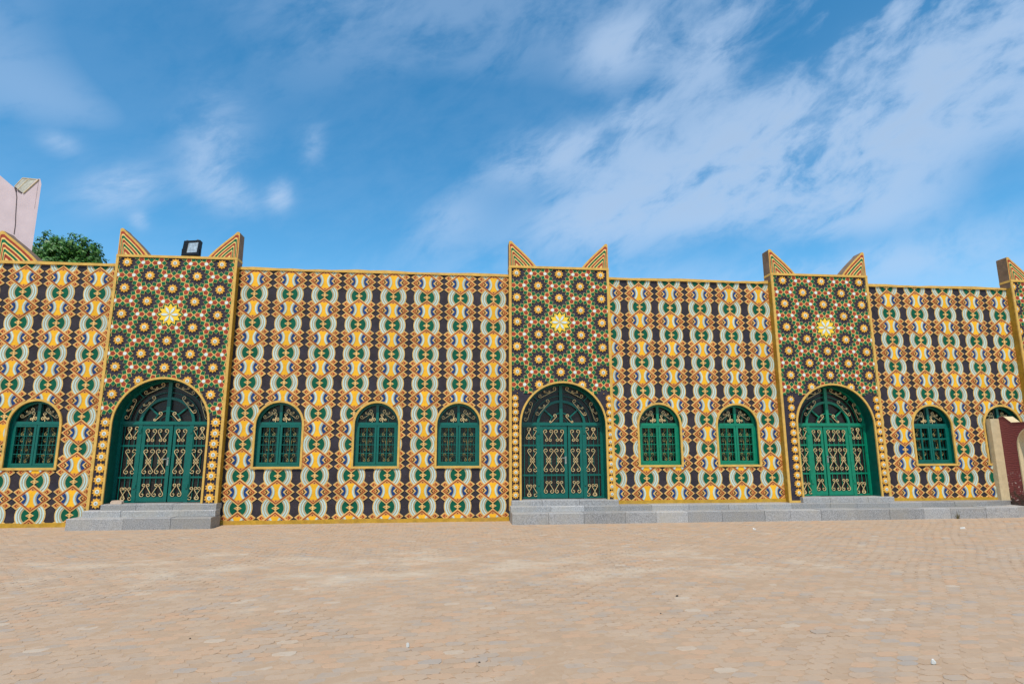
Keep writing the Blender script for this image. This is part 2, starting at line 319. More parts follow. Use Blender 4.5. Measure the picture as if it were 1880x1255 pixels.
# ------------------------------------------------------------------ mesh helpers
class MB:
    def __init__(s): s.v = []; s.f = []; s.m = []; s.mats = []
    def mi(s, mat):
        if mat not in s.mats: s.mats.append(mat)
        return s.mats.index(mat)
    def face(s, pts, mat):
        b = len(s.v); s.v += [tuple(p) for p in pts]; s.f.append(tuple(range(b, b + len(pts)))); s.m.append(s.mi(mat))
    def prism(s, poly, h, mat, base=0., y=0.):
        """poly: CCW list of (x, z); raised towards the viewer (-y) from y-base to y-h"""
        n = len(poly); b = len(s.v); k = s.mi(mat)
        s.v += [(p[0], y - h, p[1]) for p in poly] + [(p[0], y - base, p[1]) for p in poly]
        s.f.append(tuple(range(b, b + n))); s.m.append(k)
        for i in range(n):
            j = (i + 1) % n
            s.f.append((b + i, b + n + i, b + n + j, b + j)); s.m.append(k)
    def box(s, x0, x1, y0, y1, z0, z1, mat):
        b = len(s.v); k = s.mi(mat)
        s.v += [(x, y, z) for x in (x0, x1) for y in (y0, y1) for z in (z0, z1)]
        for q in ((0, 1, 3, 2), (4, 6, 7, 5), (0, 4, 5, 1), (2, 3, 7, 6), (0, 2, 6, 4), (1, 5, 7, 3)):
            s.f.append(tuple(b + i for i in q)); s.m.append(k)
    def tube(s, path, r, mat, n=4, y=0.):
        """tube along a path of (x, z) points lying in the plane y"""
        P = [Vector((p[0], y if len(p) == 2 else p[1], p[-1])) for p in path]; k = s.mi(mat); b = len(s.v)
        for i, p in enumerate(P):
            t = (P[min(i + 1, len(P) - 1)] - P[max(i - 1, 0)]).normalized()
            u = Vector((0, 1, 0)) if abs(t.y) < .9 else Vector((1, 0, 0)); a = t.cross(u).normalized(); c = a.cross(t)
            for q in range(n):
                an = 2 * PI * (q + .5) / n; s.v.append(tuple(p + r * (a * math.cos(an) + c * math.sin(an))))
        for i in range(len(P) - 1):
            for q in range(n):
                s.f.append((b + i * n + q, b + i * n + (q + 1) % n, b + (i + 1) * n + (q + 1) % n, b + (i + 1) * n + q)); s.m.append(k)
    def ring(s, cx, cz, r0, r1, a0, a1, n, mat, y0, y1):
        """flat bent bar (an arc) with depth y0..y1 (y0 in front)"""
        for i in range(n):
            t0, t1 = a0 + (a1 - a0) * i / n, a0 + (a1 - a0) * (i + 1) / n
            q = [(cx + r * math.cos(t), cz + r * math.sin(t)) for r, t in ((r0, t0), (r1, t0), (r1, t1), (r0, t1))]
            s.prism(q, -y0, mat, base=-y1)
    def mesh(s, name):
        me = bpy.data.meshes.new(name); me.from_pydata(s.v, [], s.f)
        for mt in s.mats: me.materials.append(MATS[mt])
        me.polygons.foreach_set('material_index', s.m); me.update()
        return me
def link(name, me, parent=None, loc=None):
    o = bpy.data.objects.new(name, me); C.objects.link(o)
    if parent: o.parent = parent
    if loc: o.location = loc
    return o
def thing(name, label, cat, loc=(0, 0, 0), group=None):
    o = bpy.data.objects.new(name, None); C.objects.link(o); o.location = loc; o.empty_display_size = .2
    o['label'] = label; o['category'] = cat
    if group: o['group'] = group
    o['kind'] = 'thing'
    return o
def tag(o, label, cat, group=None):
    o['label'] = label; o['category'] = cat
    if group: o['group'] = group
    return o
def structure(o): o['kind'] = 'structure'; return o

# convex polygon clipping in the facade plane
def clip(poly, a, b):
    """keep the part of a convex CCW poly left of the line a->b"""
    o = []; n = len(poly); dx, dy = b[0] - a[0], b[1] - a[1]
    d = [dx * (p[1] - a[1]) - dy * (p[0] - a[0]) for p in poly]
    for i in range(n):
        j = (i + 1) % n
        if d[i] >= 0: o.append(poly[i])
        if (d[i] > 0) != (d[j] > 0) and abs(d[i] - d[j]) > 1e-12:
            t = d[i] / (d[i] - d[j])
            if 0 < t < 1: o.append((poly[i][0] + t * (poly[j][0] - poly[i][0]), poly[i][1] + t * (poly[j][1] - poly[i][1])))
    return o if len(o) > 2 and abs(area(o)) > 1e-6 else []
def area(p): return .5 * sum(p[i][0] * p[(i + 1) % len(p)][1] - p[(i + 1) % len(p)][0] * p[i][1] for i in range(len(p)))
def clip_in(poly, conv):
    for i in range(len(conv)):
        poly = clip(poly, conv[i], conv[(i + 1) % len(conv)])
        if not poly: return []
    return poly
def subtract(poly, conv):
    res = []; cur = poly
    for i in range(len(conv)):
        a, b = conv[i], conv[(i + 1) % len(conv)]
        o = clip(cur, b, a)
        if o: res.append(o)
        cur = clip(cur, a, b)
        if not cur: break
    return res
def arch(x0, x1, zb, apex, n=20):
    c = (x0 + x1) / 2; r = (x1 - x0) / 2; sp_ = apex - r
    return [(x0, zb), (x1, zb)] + [(c + r * math.cos(PI * i / n), sp_ + r * math.sin(PI * i / n)) for i in range(n + 1)]
def bbox(p): xs = [q[0] for q in p]; zs = [q[1] for q in p]; return min(xs), max(xs), min(zs), max(zs)
def ccw(p): return p if area(p) > 0 else p[::-1]

# ------------------------------------------------------------------ ground
g = MB()
GX0, GX1, GY0, GY1 = -16., 20., -13.6, .6
for q in (((-150, -120), (150, -120), (150, GY0), (-150, GY0)), ((-150, GY1), (150, GY1), (150, 200), (-150, 200)), ((-150, GY0), (GX0, GY0), (GX0, GY1), (-150, GY1)), ((GX1, GY0), (150, GY0), (150, GY1), (GX1, GY1))):
    g.face([(x, y, -.004) for x, y in q], 'joint_sand')
# sand swept over the paving: it lies in the joints and in places over the stones
nx, ny = 300, 120
def smooth_noise(n, m, cells):
    a = rng.standard_normal((n // cells + 3, m // cells + 3)); ix = np.arange(n)[:, None] / cells; iy = np.arange(m)[None, :] / cells
    i, j = ix.astype(int), iy.astype(int); u, v = ix - i, iy - j; u = u * u * (3 - 2 * u); v = v * v * (3 - 2 * v)
    return (a[i, j] * (1 - u) * (1 - v) + a[i + 1, j] * u * (1 - v) + a[i, j + 1] * (1 - u) * v + a[i + 1, j + 1] * u * v)
hz = -.0036 + .0019 * smooth_noise(nx + 1, ny + 1, 12) + .0018 * smooth_noise(nx + 1, ny + 1, 4) + .0014 * smooth_noise(nx + 1, ny + 1, 1)
hz[0, :] = hz[-1, :] = -.004; hz[:, 0] = hz[:, -1] = -.004
b0 = len(g.v); kk = g.mi('joint_sand')
for i in range(nx + 1):
    for j in range(ny + 1): g.v.append((GX0 + (GX1 - GX0) * i / nx, GY0 + (GY1 - GY0) * j / ny, float(hz[i, j])))
for i in range(nx):
    for j in range(ny):
        q = b0 + i * (ny + 1) + j; g.f.append((q, q + ny + 1, q + ny + 2, q + 1)); g.m.append(kk)
ground = structure(link('ground', g.mesh('ground')))
PW, PH = .205, .118
def paver_poly(j=.0):
    w, h, k = PW / 2 - .0035, PH / 2 - .0035, .040
    return [(-w + k * .4, -h), (w - k, -h * .96), (w + .006, -h * .1), (w - k * .4, h), (-w + k, h * .96), (-w - .006, h * .1)]
def paver_verts(base, tz):
    v = []
    for sc_, z in ((.965, 0.0), (1.0, -.0026), (1.0, -.03)):
        for x, y in base: v.append((x * sc_, y * sc_, z + tz(x, y)))
    return v
PF = [tuple(range(6))] + [(i + 6 * r, 6 + i + 6 * r, 6 + (i + 1) % 6 + 6 * r, (i + 1) % 6 + 6 * r) for r in (0, 1) for i in range(6)]
spots = []
rows = int(13.6 / PH)
for r in range(rows):
    y = -13.4 + r * PH
    d = y - CAM_Y
    x0 = -d * .80 - 1.2; x1 = d * 1.06 + 1.2
    wob = .05 * math.sin(r * .21)
    n0 = int(x0 / PW) - 1; n1 = int(x1 / PW) + 1
    for i in range(n0, n1 + 1):
        x = (i + .5 * (r % 2)) * PW + wob
        spots.append((x + random.gauss(0, .005), y + random.gauss(0, .004)))
def vis(x, y):
    d = Vector((x, y, 0)) - Vector((0, CAM_Y, CAM_H)); z = d.dot(FW)
    return z > .1 and abs(d.dot(RT) / z) < 945 * F / 1100 * 1880 / 1880 / F * 1.0 / 1.0 and d.dot(UP) / z > -632 / 1100
spots.sort(key=lambda s: math.hypot(s[0], s[1] - CAM_Y))
near = [s for s in spots if abs((Vector((s[0], s[1], 0)) - Vector((0, CAM_Y, CAM_H))).dot(RT) / (Vector((s[0], s[1], 0)) - Vector((0, CAM_Y, CAM_H))).dot(FW)) < .87
        and (Vector((s[0], s[1], 0)) - Vector((0, CAM_Y, CAM_H))).dot(UP) / (Vector((s[0], s[1], 0)) - Vector((0, CAM_Y, CAM_H))).dot(FW) > -.58][:300]
nearset = set(near)
pv = []
for k in range(8):
    a, b = random.gauss(0, .004), random.gauss(0, .006); jit = [(x + random.gauss(0, .008), y + random.gauss(0, .006)) for x, y in paver_poly()]
    me = bpy.data.meshes.new('paving_stone'); me.from_pydata(paver_verts(jit, lambda x, y: a * x + b * y), [], PF); me.materials.append(MATS['paver']); pv.append(me)
for x, y in near:
    o = link('paving_stone', random.choice(pv), ground, (x, y, random.gauss(0, .0009))); o.rotation_euler.z = random.gauss(0, .02)
V = []; FC = []
for x, y in spots:
    if (x, y) in nearset: continue
    a, b, z0 = random.gauss(0, .004), random.gauss(0, .006), random.gauss(0, .0009)
    jit = [(px + random.gauss(0, .008), py + random.gauss(0, .006)) for px, py in paver_poly()]
    o = len(V); V += [(vx + x, vy + y, vz + z0) for vx, vy, vz in paver_verts(jit, lambda X, Y: a * X + b * Y)]
    FC += [tuple(o + i for i in f) for f in PF]
me = bpy.data.meshes.new('paving_stones'); me.from_pydata(V, [], FC); me.materials.append(MATS['paver'])
o = link('paving_stones', me, ground); o['kind'] = 'stuff'

# ------------------------------------------------------------------ diamond relief of the walls
def seg_ring(cx, cz, r0, r1, a0, a1, n):
    R = []
    for i in range(n):
        t0, t1 = a0 + (a1 - a0) * i / n, a0 + (a1 - a0) * (i + 1) / n
        R.append(ccw([(cx + r * math.cos(t), cz + r * math.sin(t)) for r, t in ((r0, t0), (r1, t0), (r1, t1), (r0, t1))] if r0 > 0 else
                     [(cx, cz)] + [(cx + r1 * math.cos(t), cz + r1 * math.sin(t)) for t in (t0, t1)]))
    return R
def disc(cx, cz, r, n=6): return [(cx + r * math.cos(2 * PI * i / n), cz + r * math.sin(2 * PI * i / n)) for i in range(n)]
def diamond_cell(W, H):
    """pieces of one diamond: list of (object name, [(poly, height, material)])"""
    hw, hh = .482 * W, .425 * H
    D = lambda s: [(-hw * s, 0), (0, -hh * s), (hw * s, 0), (0, hh * s)]
    main = [(D(1), .020, 'ochre'), (D(.925), .023, 'orange')]
    o_, i_ = D(.875), D(.805)
    for i in range(4): main.append((ccw([o_[i], o_[(i + 1) % 4], i_[(i + 1) % 4], i_[i]]), .026, 'red'))
    def pq(p, q, sx, sz): return (sx * hw * (p + q) / 2, sz * hh * (p - q) / 2)
    for sx in (1, -1):
        for sz in (1, -1):
            def para(p0, p1, q0, q1): return ccw([pq(p0, q0, sx, sz), pq(p1, q0, sx, sz), pq(p1, q1, sx, sz), pq(p0, q1, sx, sz)])
            main.append((para(.98, 1.50, .01, .52), .017, 'ochre'))
            main.append((para(1.02, 1.43, .08, .45), .0195, 'orange'))
            main.append((para(1.25, 1.34, .15, .39), .022, 'red'))
            main.append((para(1.12, 1.34, .31, .39), .0222, 'red'))
            main.append((disc(*pq(1.13, .20, sx, sz), .014), .0218, 'dot'))
    lim0 = D(.775)
    for s in (1, -1):
        main.append((disc(0, s * hh * .66, .016), .0255, 'dot'))
        main.append((disc(s * (hw - .140), 0, .014), .0335, 'dot'))
        f = lambda x, z: (s * (x - hw), z)
        main.append((clip_in(ccw([f(.165, -.054), f(.203, -.080), f(.284, 0), f(.203, .080), f(.165, .054)]), lim0), .031, 'ochre'))
        main.append((ccw([f(.165, -.046), f(.19, -.055), f(.238, 0), f(.19, .055), f(.165, .046)]), .0325, 'dot'))
        main.append((ccw([f(.14, -.030), f(.168, -.034), f(.202, 0), f(.168, .034), f(.14, .030)]), .033, 'orange'))
    parts = [('diamond_relief', main)]
    y = [(-hw * .30, -hh * .44), (-hw * .13, -hh * .60), (-hw * .07, -hh * .56), (0, -hh * .60), (hw * .07, -hh * .56), (hw * .13, -hh * .60), (hw * .30, -hh * .44)]
    lower = [(-hw * .30, 0)] + y + [(hw * .30, 0)]
    yl = [[(-hw * .3, 0), (-hw * .3, -hh * .44), (-hw * .13, -hh * .6), (0, -hh * .55), (hw * .13, -hh * .6), (hw * .3, -hh * .44), (hw * .3, 0)]]
    ye = []
    for s in (1, -1):
        for poly in ([(-hw * .3, 0), (-hw * .3, -hh * .44), (-hw * .13, -hh * .6), (0, -hh * .54), (0, 0)], [(0, 0), (0, -hh * .54), (hw * .13, -hh * .6), (hw * .3, -hh * .44), (hw * .3, 0)]):
            ye.append((ccw([(x, s * z) for x, z in poly]), .025, 'yellow'))
    parts.append(('yellow_inlay', ye))
    A = math.radians(62); R = hw * .60; lim = D(.75)
    for s in (1, -1):
        cx = -s * hw * .675; a0, a1 = (-A, A) if s > 0 else (PI - A, PI + A)
        def ringc(r0, r1, h, mat, n):
            res = [(clip_in(p, lim), h, mat) for p in seg_ring(cx, 0, r0, r1, a0, a1, n)]
            return [q for q in res if q[0]]
        parts.append(('blue_inlay', ringc(R - .080, R - .053, .029, 'beige', 8) + ringc(.045, R - .079, .0285, 'blue', 8)))
        parts.append(('white_arc', ringc(R - .015, R, .030, 'ochre', 9) + ringc(R - .053, R - .015, .034, 'white', 9)))
    return parts
def fan_cell(W, H):
    hw = .472 * W; R = hw * .825; A = math.radians(52); c = 0.0; rg = R * .56
    main = []
    for s in (0, PI):
        cx = c if s == 0 else -c
        main += [(p, .008, 'ochre') for p in seg_ring(cx, 0, R - .024, R, s - A, s + A, 9)]
        main += [(p, .0075, 'beige') for p in seg_ring(cx, 0, rg, R - .013, s - A, s + A, 9)]
    main += [([(-.10, 0), (0, -.055), (.10, 0), (0, .055)], .0185, 'ochre'), ([(-.035, 0), (0, -.11), (.035, 0), (0, .11)], .017, 'orange'), (disc(-.035, 0, .014), .021, 'red'), (disc(.035, 0, .014), .021, 'red')]
    parts = [('fan_relief', main)]
    for s in (0, PI):
        k = 1 if s == 0 else -1; cx = k * c
        parts.append(('green_inlay', [(p, .010, 'green') for p in seg_ring(cx, 0, 0, rg, s - A, s + A, 7)] ))
        parts.append(('white_arc', [(p, .014, 'white') for p in seg_ring(cx, 0, R - .060, R - .027, s - A, s + A, 9)]))
        parts.append(('white_arc', [(p, .014, 'white') for p in seg_ring(cx, 0, R - .116, R - .086, s - A, s + A, 9)]))
    return parts
def build_cells(parent, protos, centres, rect, holes, yoff=0.):
    """copy each cell (a part and its sub-parts); cells that meet an edge or an opening get their own cut meshes"""
    protos_mesh = []
    for nm, pieces in protos:
        mb = MB()
        for poly, h, mat in pieces: mb.prism(poly, h, mat)
        protos_mesh.append(mb.mesh(nm))
    allp = [q for _, pcs in protos for poly, _, _ in pcs for q in poly]
    bx0, bx1, bz0, bz1 = bbox(allp); hb = [bbox(h) for h in holes]
    for cx, cz in centres:
        x0, x1, z0, z1 = cx + bx0, cx + bx1, cz + bz0, cz + bz1
        if x1 <= rect[0][0] or x0 >= rect[1][0] or z1 <= rect[0][1] or z0 >= rect[2][1]: continue
        inside = x0 >= rect[0][0] and x1 <= rect[1][0] and z0 >= rect[0][1] and z1 <= rect[2][1]
        hit = [h for h, b in zip(holes, hb) if not (x1 <= b[0] or x0 >= b[1] or z1 <= b[2] or z0 >= b[3])]
        root = None
        for (nm, pieces), pm in zip(protos, protos_mesh):
            if inside and not hit: me = pm
            else:
                mb = MB()
                for poly, h, mat in pieces:
                    q = clip_in([(x + cx, z + cz) for x, z in poly], rect)
                    qs = [q] if q else []
                    for hl in hit: qs = [t for u in qs for t in subtract(u, hl)]
                    for t in qs: mb.prism([(x - cx, z - cz) for x, z in t], h, mat)
                if not mb.f: continue
                me = mb.mesh(nm)
            if root is None:
                root = link(nm, me, parent, (cx, yoff, cz))
                if inside and not hit and nm in ('diamond_relief', 'fan_relief', 'star'):      # moulded by hand: nothing sits quite true
                    root.rotation_euler.y = random.gauss(0, .008); root.location.x += random.gauss(0, .004); root.location.z += random.gauss(0, .004)
                if nm in ('rosette', 'trefoil'): root['kind'] = 'stuff'
            else: link(nm, me, root)

# ------------------------------------------------------------------ scrolls
def spiral_pair(c0, r0, s0, c1, r1, s1, turns=1.0, n=16):
    d = Vector((c1[0] - c0[0], c1[1] - c0[1])); Ln = d.length; phi = math.atan2(d.y, d.x)
    th = phi - math.asin(max(-1, min(1, (s1 * r1 - s0 * r0) / Ln)))
    a0 = th - s0 * PI / 2; a1 = th - s1 * PI / 2; P = []
    for i in range(n + 1):
        t = i / n; r = r0 * (.26 + .74 * t ** .9); a = a0 - s0 * 2 * PI * turns * (1 - t)
        P.append((c0[0] + r * math.cos(a), c0[1] + r * math.sin(a)))
    for i in range(n + 1):
        t = 1 - i / n; r = r1 * (.26 + .74 * t ** .9); a = a1 + s1 * 2 * PI * turns * (1 - t)
        P.append((c1[0] + r * math.cos(a), c1[1] + r * math.sin(a)))
    return P
def mir(P): return [(-x, z) for x, z in P]
def scroll_mesh(name, paths, r=.0088, mat='scroll_gold'):
    mb = MB()
    for p in paths: mb.tube(p, r, mat, 4)
    return mb.mesh(name)
_b = spiral_pair((-.076, .110), .058, 1, (-.058, -.120), .044, -1)
_bk = [(-.068, .105)]
BOTTLE = scroll_mesh('scroll', [_b, mir(_b)])
BOTTLE_UP = scroll_mesh('scroll', [[(x, -z) for x, z in _b], [(-x, -z) for x, z in _b]])
HALF_BOTTLE = scroll_mesh('scroll', [_b])
HALF_BOTTLE_UP = scroll_mesh('scroll', [[(x, -z) for x, z in _b]])
_x = spiral_pair((-.07, .255), .062, 1, (-.040, .036), .034, -1)
_x2 = [(x, -z) for x, z in _x]
CROSS = scroll_mesh('scroll', [_x, mir(_x), _x2, mir(_x2)])
_l = spiral_pair((-.22, -.02), .055, 1, (.22, .02), .055, 1)
_lm = spiral_pair((-.06, .045), .03, 1, (.06, -.005), .03, 1)
LONG = scroll_mesh('scroll', [_l, _lm], .0095)
_s = spiral_pair((-.10, -.0), .032, 1, (.10, .0), .052, 1)
SHORT = scroll_mesh('scroll', [_s], .0095)
_h = spiral_pair((-.085, .11), .055, -1, (-.05, -.11), .036, -1)
HEART = scroll_mesh('scroll', [_h, mir(_h)], .0075, 'scroll_dull')
_g = spiral_pair((-.06, .09), .035, -1, (-.09, -.05), .04, 1)
GR = scroll_mesh('scroll', [_g, mir(_g)], .0075, 'scroll_dull')
_w1 = spiral_pair((-.165, -.055), .05, 1, (.06, .10), .05, 1)
WLONG = scroll_mesh('scroll', [_w1, spiral_pair((-.06, .055), .025, 1, (.0, .05), .025, 1, .8)], .0105)
_w2 = spiral_pair((-.03, -.06), .03, 1, (.03, .07), .042, 1)
WMID = scroll_mesh('scroll', [_w2], .0105)
_w3 = [(-.055, -.10), (-.055, -.03)] + [(-.005 + (.05 * (1 - .8 * i / 18)) * math.cos(PI - 2.6 * PI * i / 18), -.02 + (.05 * (1 - .8 * i / 18)) * math.sin(PI - 2.6 * PI * i / 18)) for i in range(19)]
WSM = scroll_mesh('scroll', [_w3], .0105)
def put_scroll(me, parent, x, y, z, rot=0., flip=False):
    o = link('scroll', me, parent, (x, y, z)); o.rotation_euler.y = -rot
    if flip: o.scale.x = -1
    return o

# ------------------------------------------------------------------ windows
def window(parent, x0, x1, zb, apex, paint, style=0):
    c = (x0 + x1) / 2; wd = x1 - x0; r = wd / 2; spz = apex - r; ztr = 2.545
    F0 = .10   # frame face lies this far behind the wall face
    root = MB()                                        # reveal: the painted inside of the opening
    A = arch(x0, x1, zb, apex); 
    for i in range(len(A)):
        p, q = A[i], A[(i + 1) % len(A)]
        root.face([(q[0], 0, q[1]), (q[0], .3, q[1]), (p[0], .3, p[1]), (p[0], 0, p[1])], 'reveal_paint' if i else 'border')
    win = link('window', root.mesh('window'), parent)
    fr = MB(); ft = .055
    B = arch(x0 + ft, x1 - ft, zb + ft, apex - ft)
    for i in range(len(A)):
        j = (i + 1) % len(A); fr.prism([A[i], A[j], B[j], B[i]] , -F0, paint, base=-(F0 + .06))
    fr.box(x0 + ft, x1 - ft, F0 - .012, F0 + .06, ztr - .045, ztr + .035, paint)
    fr.box(c - .035, c + .035, F0 - .004, F0 + .06, ztr + .035, apex - ft, paint)
    link('window_frame', fr.mesh('window_frame'), win)
    for s in (0, 1):                                    # two casements
        cs = MB(); a0 = x0 + ft if s == 0 else c + .006; a1 = c - .006 if s == 0 else x1 - ft
        b0, b1 = zb + ft, ztr - .045; st = .055; y0, y1 = F0 - .006, F0 + .05
        cs.box(a0, a0 + st, y0, y1, b0, b1, paint); cs.box(a1 - st, a1, y0, y1, b0, b1, paint)
        cs.box(a0 + st, a1 - st, y0 + .001, y1, b0, b0 + st, paint); cs.box(a0 + st, a1 - st, y0 + .001, y1, b1 - st, b1, paint)
        mw = .009 if style == 0 else .022
        mx_ = (a0 + a1) / 2; cs.box(mx_ - mw, mx_ + mw, y0 + .008, y1 - .01, b0 + st, b1 - st, paint)
        nr = 4 if style == 0 else 3
        for k in range(1, nr):
            zz_ = b0 + st + (b1 - b0 - 2 * st) * k / nr; cs.box(a0 + st, a1 - st, y0 + .012, y1 - .01, zz_ - mw, zz_ + mw, paint)
        link('casement', cs.mesh('casement'), win)
        gl = MB(); gl.face([(a0 + st * .5, F0 + .14, b0), (a1 - st * .5, F0 + .14, b0), (a1 - st * .5, F0 + .14, b1), (a0 + st * .5, F0 + .14, b1)], 'window_glass')
        link('window_pane', gl.mesh('window_pane'), win)
        gb = MB()
        for k in range(5):
            gx = a0 + st + (a1 - a0 - 2 * st) * (k + .5) / 5; gb.box(gx - .006, gx + .006, F0 + .085, F0 + .095, b0, b1, paint)
        for k in (.22, .40, .62, .78): gb.box(a0, a1, F0 + .08, F0 + .092, b0 + (b1 - b0) * k - .006, b0 + (b1 - b0) * k + .006, paint)
        link('grille', gb.mesh('grille'), win)
        put_scroll(HEART, win, mx_, F0 + .075, (b0 + b1) / 2, 0)
        put_scroll(GR, win, mx_, F0 + .075, b1 - .19); o = put_scroll(GR, win, mx_, F0 + .075, b0 + .19); o.scale.z = -1
    # dark tympanum and its scrolls
    ty = MB(); T = arch(x0 + ft * .5, x1 - ft * .5, ztr, apex - ft * .5)
    ty.face([(p[0], F0 + .12, p[1]) for p in T], 'window_glass'); link('tympanum_pane', ty.mesh('tympanum_pane'), win)
    ga = MB(); ga.ring(c, ztr, .30, .312, 0, PI, 16, paint, F0 + .06, F0 + .075); ga.ring(c, ztr, .16, .172, 0, PI, 12, paint, F0 + .06, F0 + .075)
    for an in (35, 62, 118, 145): ga.tube([(c + .17 * math.cos(math.radians(an)), ztr + .17 * math.sin(math.radians(an))), (c + .5 * math.cos(math.radians(an)), ztr + .5 * math.sin(math.radians(an)))], .006, paint, 4, F0 + .07)
    link('tympanum_grille', ga.mesh('tympanum_grille'), win)
    for fl in (False, True):
        s = -1 if fl else 1
        put_scroll(WLONG, win, c - s * .245, F0 + .035, ztr + .235, 0, fl)
        put_scroll(WMID, win, c - s * .17, F0 + .035, ztr + .17, math.radians(10), fl)
        put_scroll(WSM, win, c - s * .085, F0 + .03, ztr + .13, 0, fl)
    return win

# ------------------------------------------------------------------ walls
def wall_with_holes(mb, x0, x1, z0, z1, holes, y, mat):
    """a front face round arched openings, laid in upright strips"""
    F_ = lambda q: mb.face([(p[0], y, p[1]) for p in q], mat)
    x = x0
    for h in holes:
        a, b, zb = h[0][0], h[1][0], h[0][1]
        F_([(x, z0), (a, z0), (a, z1), (x, z1)])
        if zb > z0 + 1e-4: F_([(a, z0), (b, z0), (b, zb), (a, zb)])
        arc = h[2:]
        for p, q in zip(arc, arc[1:]): F_([(q[0], q[1]), (p[0], p[1]), (p[0], z1), (q[0], z1)])
        x = b
    F_([(x, z0), (x1, z0), (x1, z1), (x, z1)])
ZTOP = 6.72
def wall(label, x0, x1, z0, wins, cols, zrow, W, H, paints, style=None):
    t = thing('patterned_wall', label, 'wall', (0, 0, 0), 'black walls covered in coloured diamond relief')
    body = MB(); rect = [(x0, z0), (x1, z0), (x1, ZTOP), (x0, ZTOP)]
    holes = [arch(*wv) for wv in wins]
    wall_with_holes(body, x0, x1, z0, ZTOP, holes, 0, 'black_field')
    body.face([(x0, .4, z0), (x0, .4, ZTOP), (x1, .4, ZTOP), (x1, .4, z0)], 'stucco_brown')
    body.face([(x0, 0, ZTOP), (x1, 0, ZTOP), (x1, .4, ZTOP), (x0, .4, ZTOP)], 'stucco_brown')
    link('wall_face', body.mesh('wall_face'), t)
    # coping along the top, a little uneven as hand-laid plaster is
    cpg = MB(); n = int((x1 - x0) / .35); prev = None
    for i in range(n + 1):
        x = x0 + (x1 - x0) * i / n; zt = ZTOP + .035 + .012 * math.sin(x * 2.1) + random.gauss(0, .006); zb_ = ZTOP - .035 + random.gauss(0, .003)
        cur = [(x, -.045, zb_), (x, -.045, zt), (x, .43, zt + .01), (x, .43, zb_)]
        if prev:
            for k in range(4): cpg.face([prev[k], cur[k], cur[(k + 1) % 4], prev[(k + 1) % 4]], 'border')
        prev = cur
    cpg.face(prev, 'border')
    link('coping', cpg.mesh('coping'), t)
    sk = MB(); n = int((x1 - x0) / .5)
    for i in range(n):
        a, b = x0 + (x1 - x0) * i / n, x0 + (x1 - x0) * (i + 1) / n
        sk.box(a, b, -.05 - random.uniform(0, .006), .0, z0 - .02, z0 + .10 + random.gauss(0, .006), 'skirting')
    link('skirting', sk.mesh('skirting'), t)
    for k, (wv, h) in enumerate(zip(wins, holes)):
        window(t, *wv, paints[k], (style or {}).get(k, 0))
        bd = MB(); bw = .055; O = arch(wv[0] - bw, wv[1] + bw, wv[2] - bw, wv[3] + bw)
        for i in range(len(O)):
            j = (i + 1) % len(O); bd.prism([O[i], O[j], h[j], h[i]], .042, 'border')
        link('window_surround', bd.mesh('window_surround'), t)
    hs2 = [arch(wv[0] - .05, wv[1] + .05, wv[2] - .05, wv[3] + .05) for wv in wins]
    rect2 = [(x0 + .005, z0 + .09), (x1 - .005, z0 + .09), (x1 - .005, ZTOP - .03), (x0 + .005, ZTOP - .03)]
    rows = range(-1, 9)
    build_cells(t, diamond_cell(W, H), [(x, zrow - k * H) for x in cols for k in rows], rect2, hs2)
    build_cells(t, fan_cell(W, H), [(x, zrow - (k + .5) * H) for x in cols for k in rows], rect2, hs2)
    return t
def wn(c, wd=1.17): return (c - wd / 2, c + wd / 2, 1.43, 3.09)
left_wall = wall('leftmost stretch of diamond patterned wall with one teal window, in front of the tree', -14.2, -8.87, 0, [wn(-10.45, 1.2)], [-10.27 + .915 * i for i in range(-4, 2)], 6.33, .915, .8065, ['teal_paint'])
wall('longest diamond patterned wall, pierced by three teal arched windows', -5.8, 1.57, 0, [wn(-4.48), wn(-1.97, 1.14), wn(.20, 1.14)], [-5.36 + .928 * i for i in range(8)], 6.43, .928, .805, ['teal_paint'] * 3)
wall('diamond patterned wall with two bright green windows standing on grey steps', 4.41, 9.31, .40, [wn(5.785), wn(8.055)], [5.36 + .904 * i for i in range(-1, 5)], 6.29, .904, .803, ['green_paint'] * 2)
wall('rightmost diamond patterned wall, partly behind the maroon balustrade wall', 12.32, 17.1, .38, [wn(14.01, 1.2), wn(16.27, 1.18)], [13.08 + .915 * i for i in range(-1, 5)], 6.27, .915, .806, ['teal_paint'] * 2, {0: 1})

